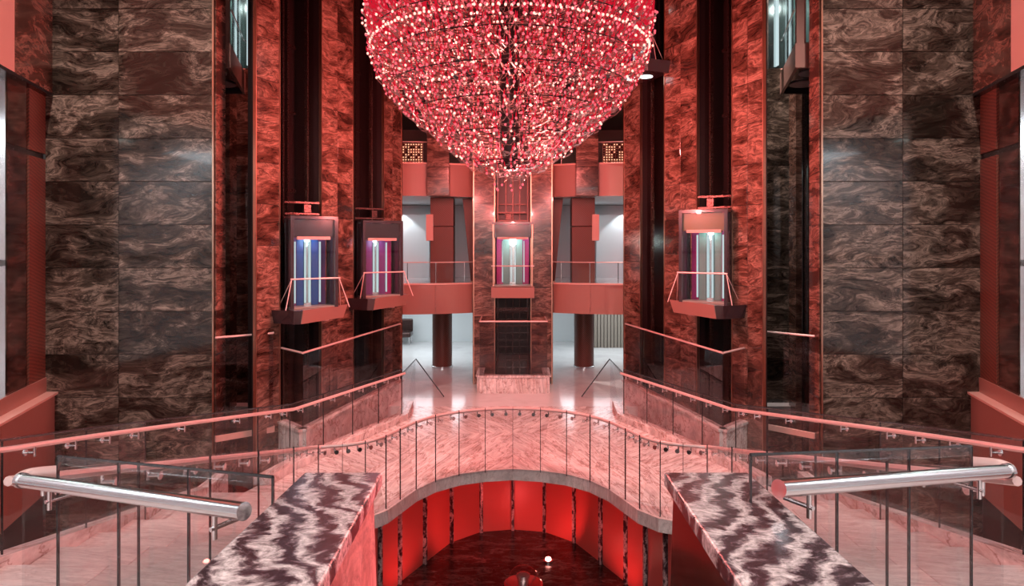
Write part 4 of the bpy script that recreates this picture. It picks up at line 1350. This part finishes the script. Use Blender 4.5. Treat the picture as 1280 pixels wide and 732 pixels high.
elems.sort(key=cam_dist)
hot, pink, stems, flames = MB(), MB(), MB(), MB()


def bulb_mesh(mat):
    o = MB().add(BV, BF).build('bulb', mat)
    me = o.data
    bpy.data.objects.remove(o)
    return me


BM = {'bulb_hot': bulb_mesh('bulb_hot'), 'bulb_pink': bulb_mesh('bulb_pink')}
base = Vector(ch.location)
for i, (r, a, z, li) in enumerate(elems):
    ca, sa = math.cos(a), math.sin(a)
    x, y = CX + r * ca, CY + r * sa
    is_hot = random.random() < (0.9 if li < 0 else 0.33 if li < 2 else 0.2)
    if i < 300:
        o = bpy.data.objects.new('bulb', BM['bulb_hot' if is_hot else 'bulb_pink'])
        COL.objects.link(o)
        o.parent = ch
        o.location = Vector((x, y, z)) - base
    else:
        (hot if is_hot else pink).add([(x + p[0], y + p[1], z + p[2]) for p in BV], BF)
    if li < 0:
        continue
    # bare curved stems below and inwards
    for q in range(3 if li < 2 else 1):
        tw = random.uniform(-1.2, 1.2)
        ix, iy = -ca + sa * tw, -sa - ca * tw
        L = random.uniform(0.10, 0.20)
        stems.tube([(x, y, z - 0.02), (x + ix * L * 0.35, y + iy * L * 0.35, z - L * 0.5), (x + ix * L * 0.9, y + iy * L * 0.9, z - L * random.uniform(.3, .8))], 0.0038, 3)
    # red glass flame above and outwards; long curved ones round the upper rim
    rim = z > 6.80 and li == 0
    if li > 2 or (li == 2 and i % 3):
        continue
    for q in range(2 if rim else 1):
        tw = random.uniform(-.5, .5)
        ox, oy = ca - sa * tw, sa + ca * tw
        H = random.uniform(0.22, 0.36) if rim else random.uniform(0.06, 0.10)
        w = 0.28 if rim else 0.3
        if rim:
            ox, oy = ox * 1.0, oy * 1.0
        zz = z + (random.uniform(-.08, .08) if rim else 0.015)
        flames.tube([(x - ox * (.13 if rim else .02), y - oy * (.13 if rim else .02), zz), (x + ox * (H * w * .55 - (.09 if rim else 0)), y + oy * (H * w * .55 - (.09 if rim else 0)), zz + H * 0.35), (x + ox * (H * w * .8 - (.09 if rim else 0)), y + oy * (H * w * .8 - (.09 if rim else 0)), zz + H)], [0.008, 0.011, 0.003], 4)
tag(hot.build('bulbs_bright', 'bulb_hot', ch, recalc=False), kind='stuff')
tag(pink.build('bulbs_pink', 'bulb_pink', ch, recalc=False), kind='stuff')
tag(stems.build('stems', 'stem', ch, recalc=False), kind='stuff')
tag(flames.build('flame_tips', 'flame', ch, recalc=False), kind='stuff')
# a few bulbs hanging on fine wires under the tip
for k in range(9):
    a = 2 * math.pi * k / 9
    r = 0.10 + 0.28 * random.random()
    zt = 4.80 - 0.12 * random.random()
    x, y = CX + r * math.cos(a), CY + r * math.sin(a)
    MB().tube([(x, y, zt), (x, y, zt + 0.3)], 0.003, 4).build('wire', 'stem', ch)
    o = bpy.data.objects.new('bulb', BM['bulb_pink'])
    COL.objects.link(o)
    o.parent = ch
    o.location = Vector((x, y, zt)) - base
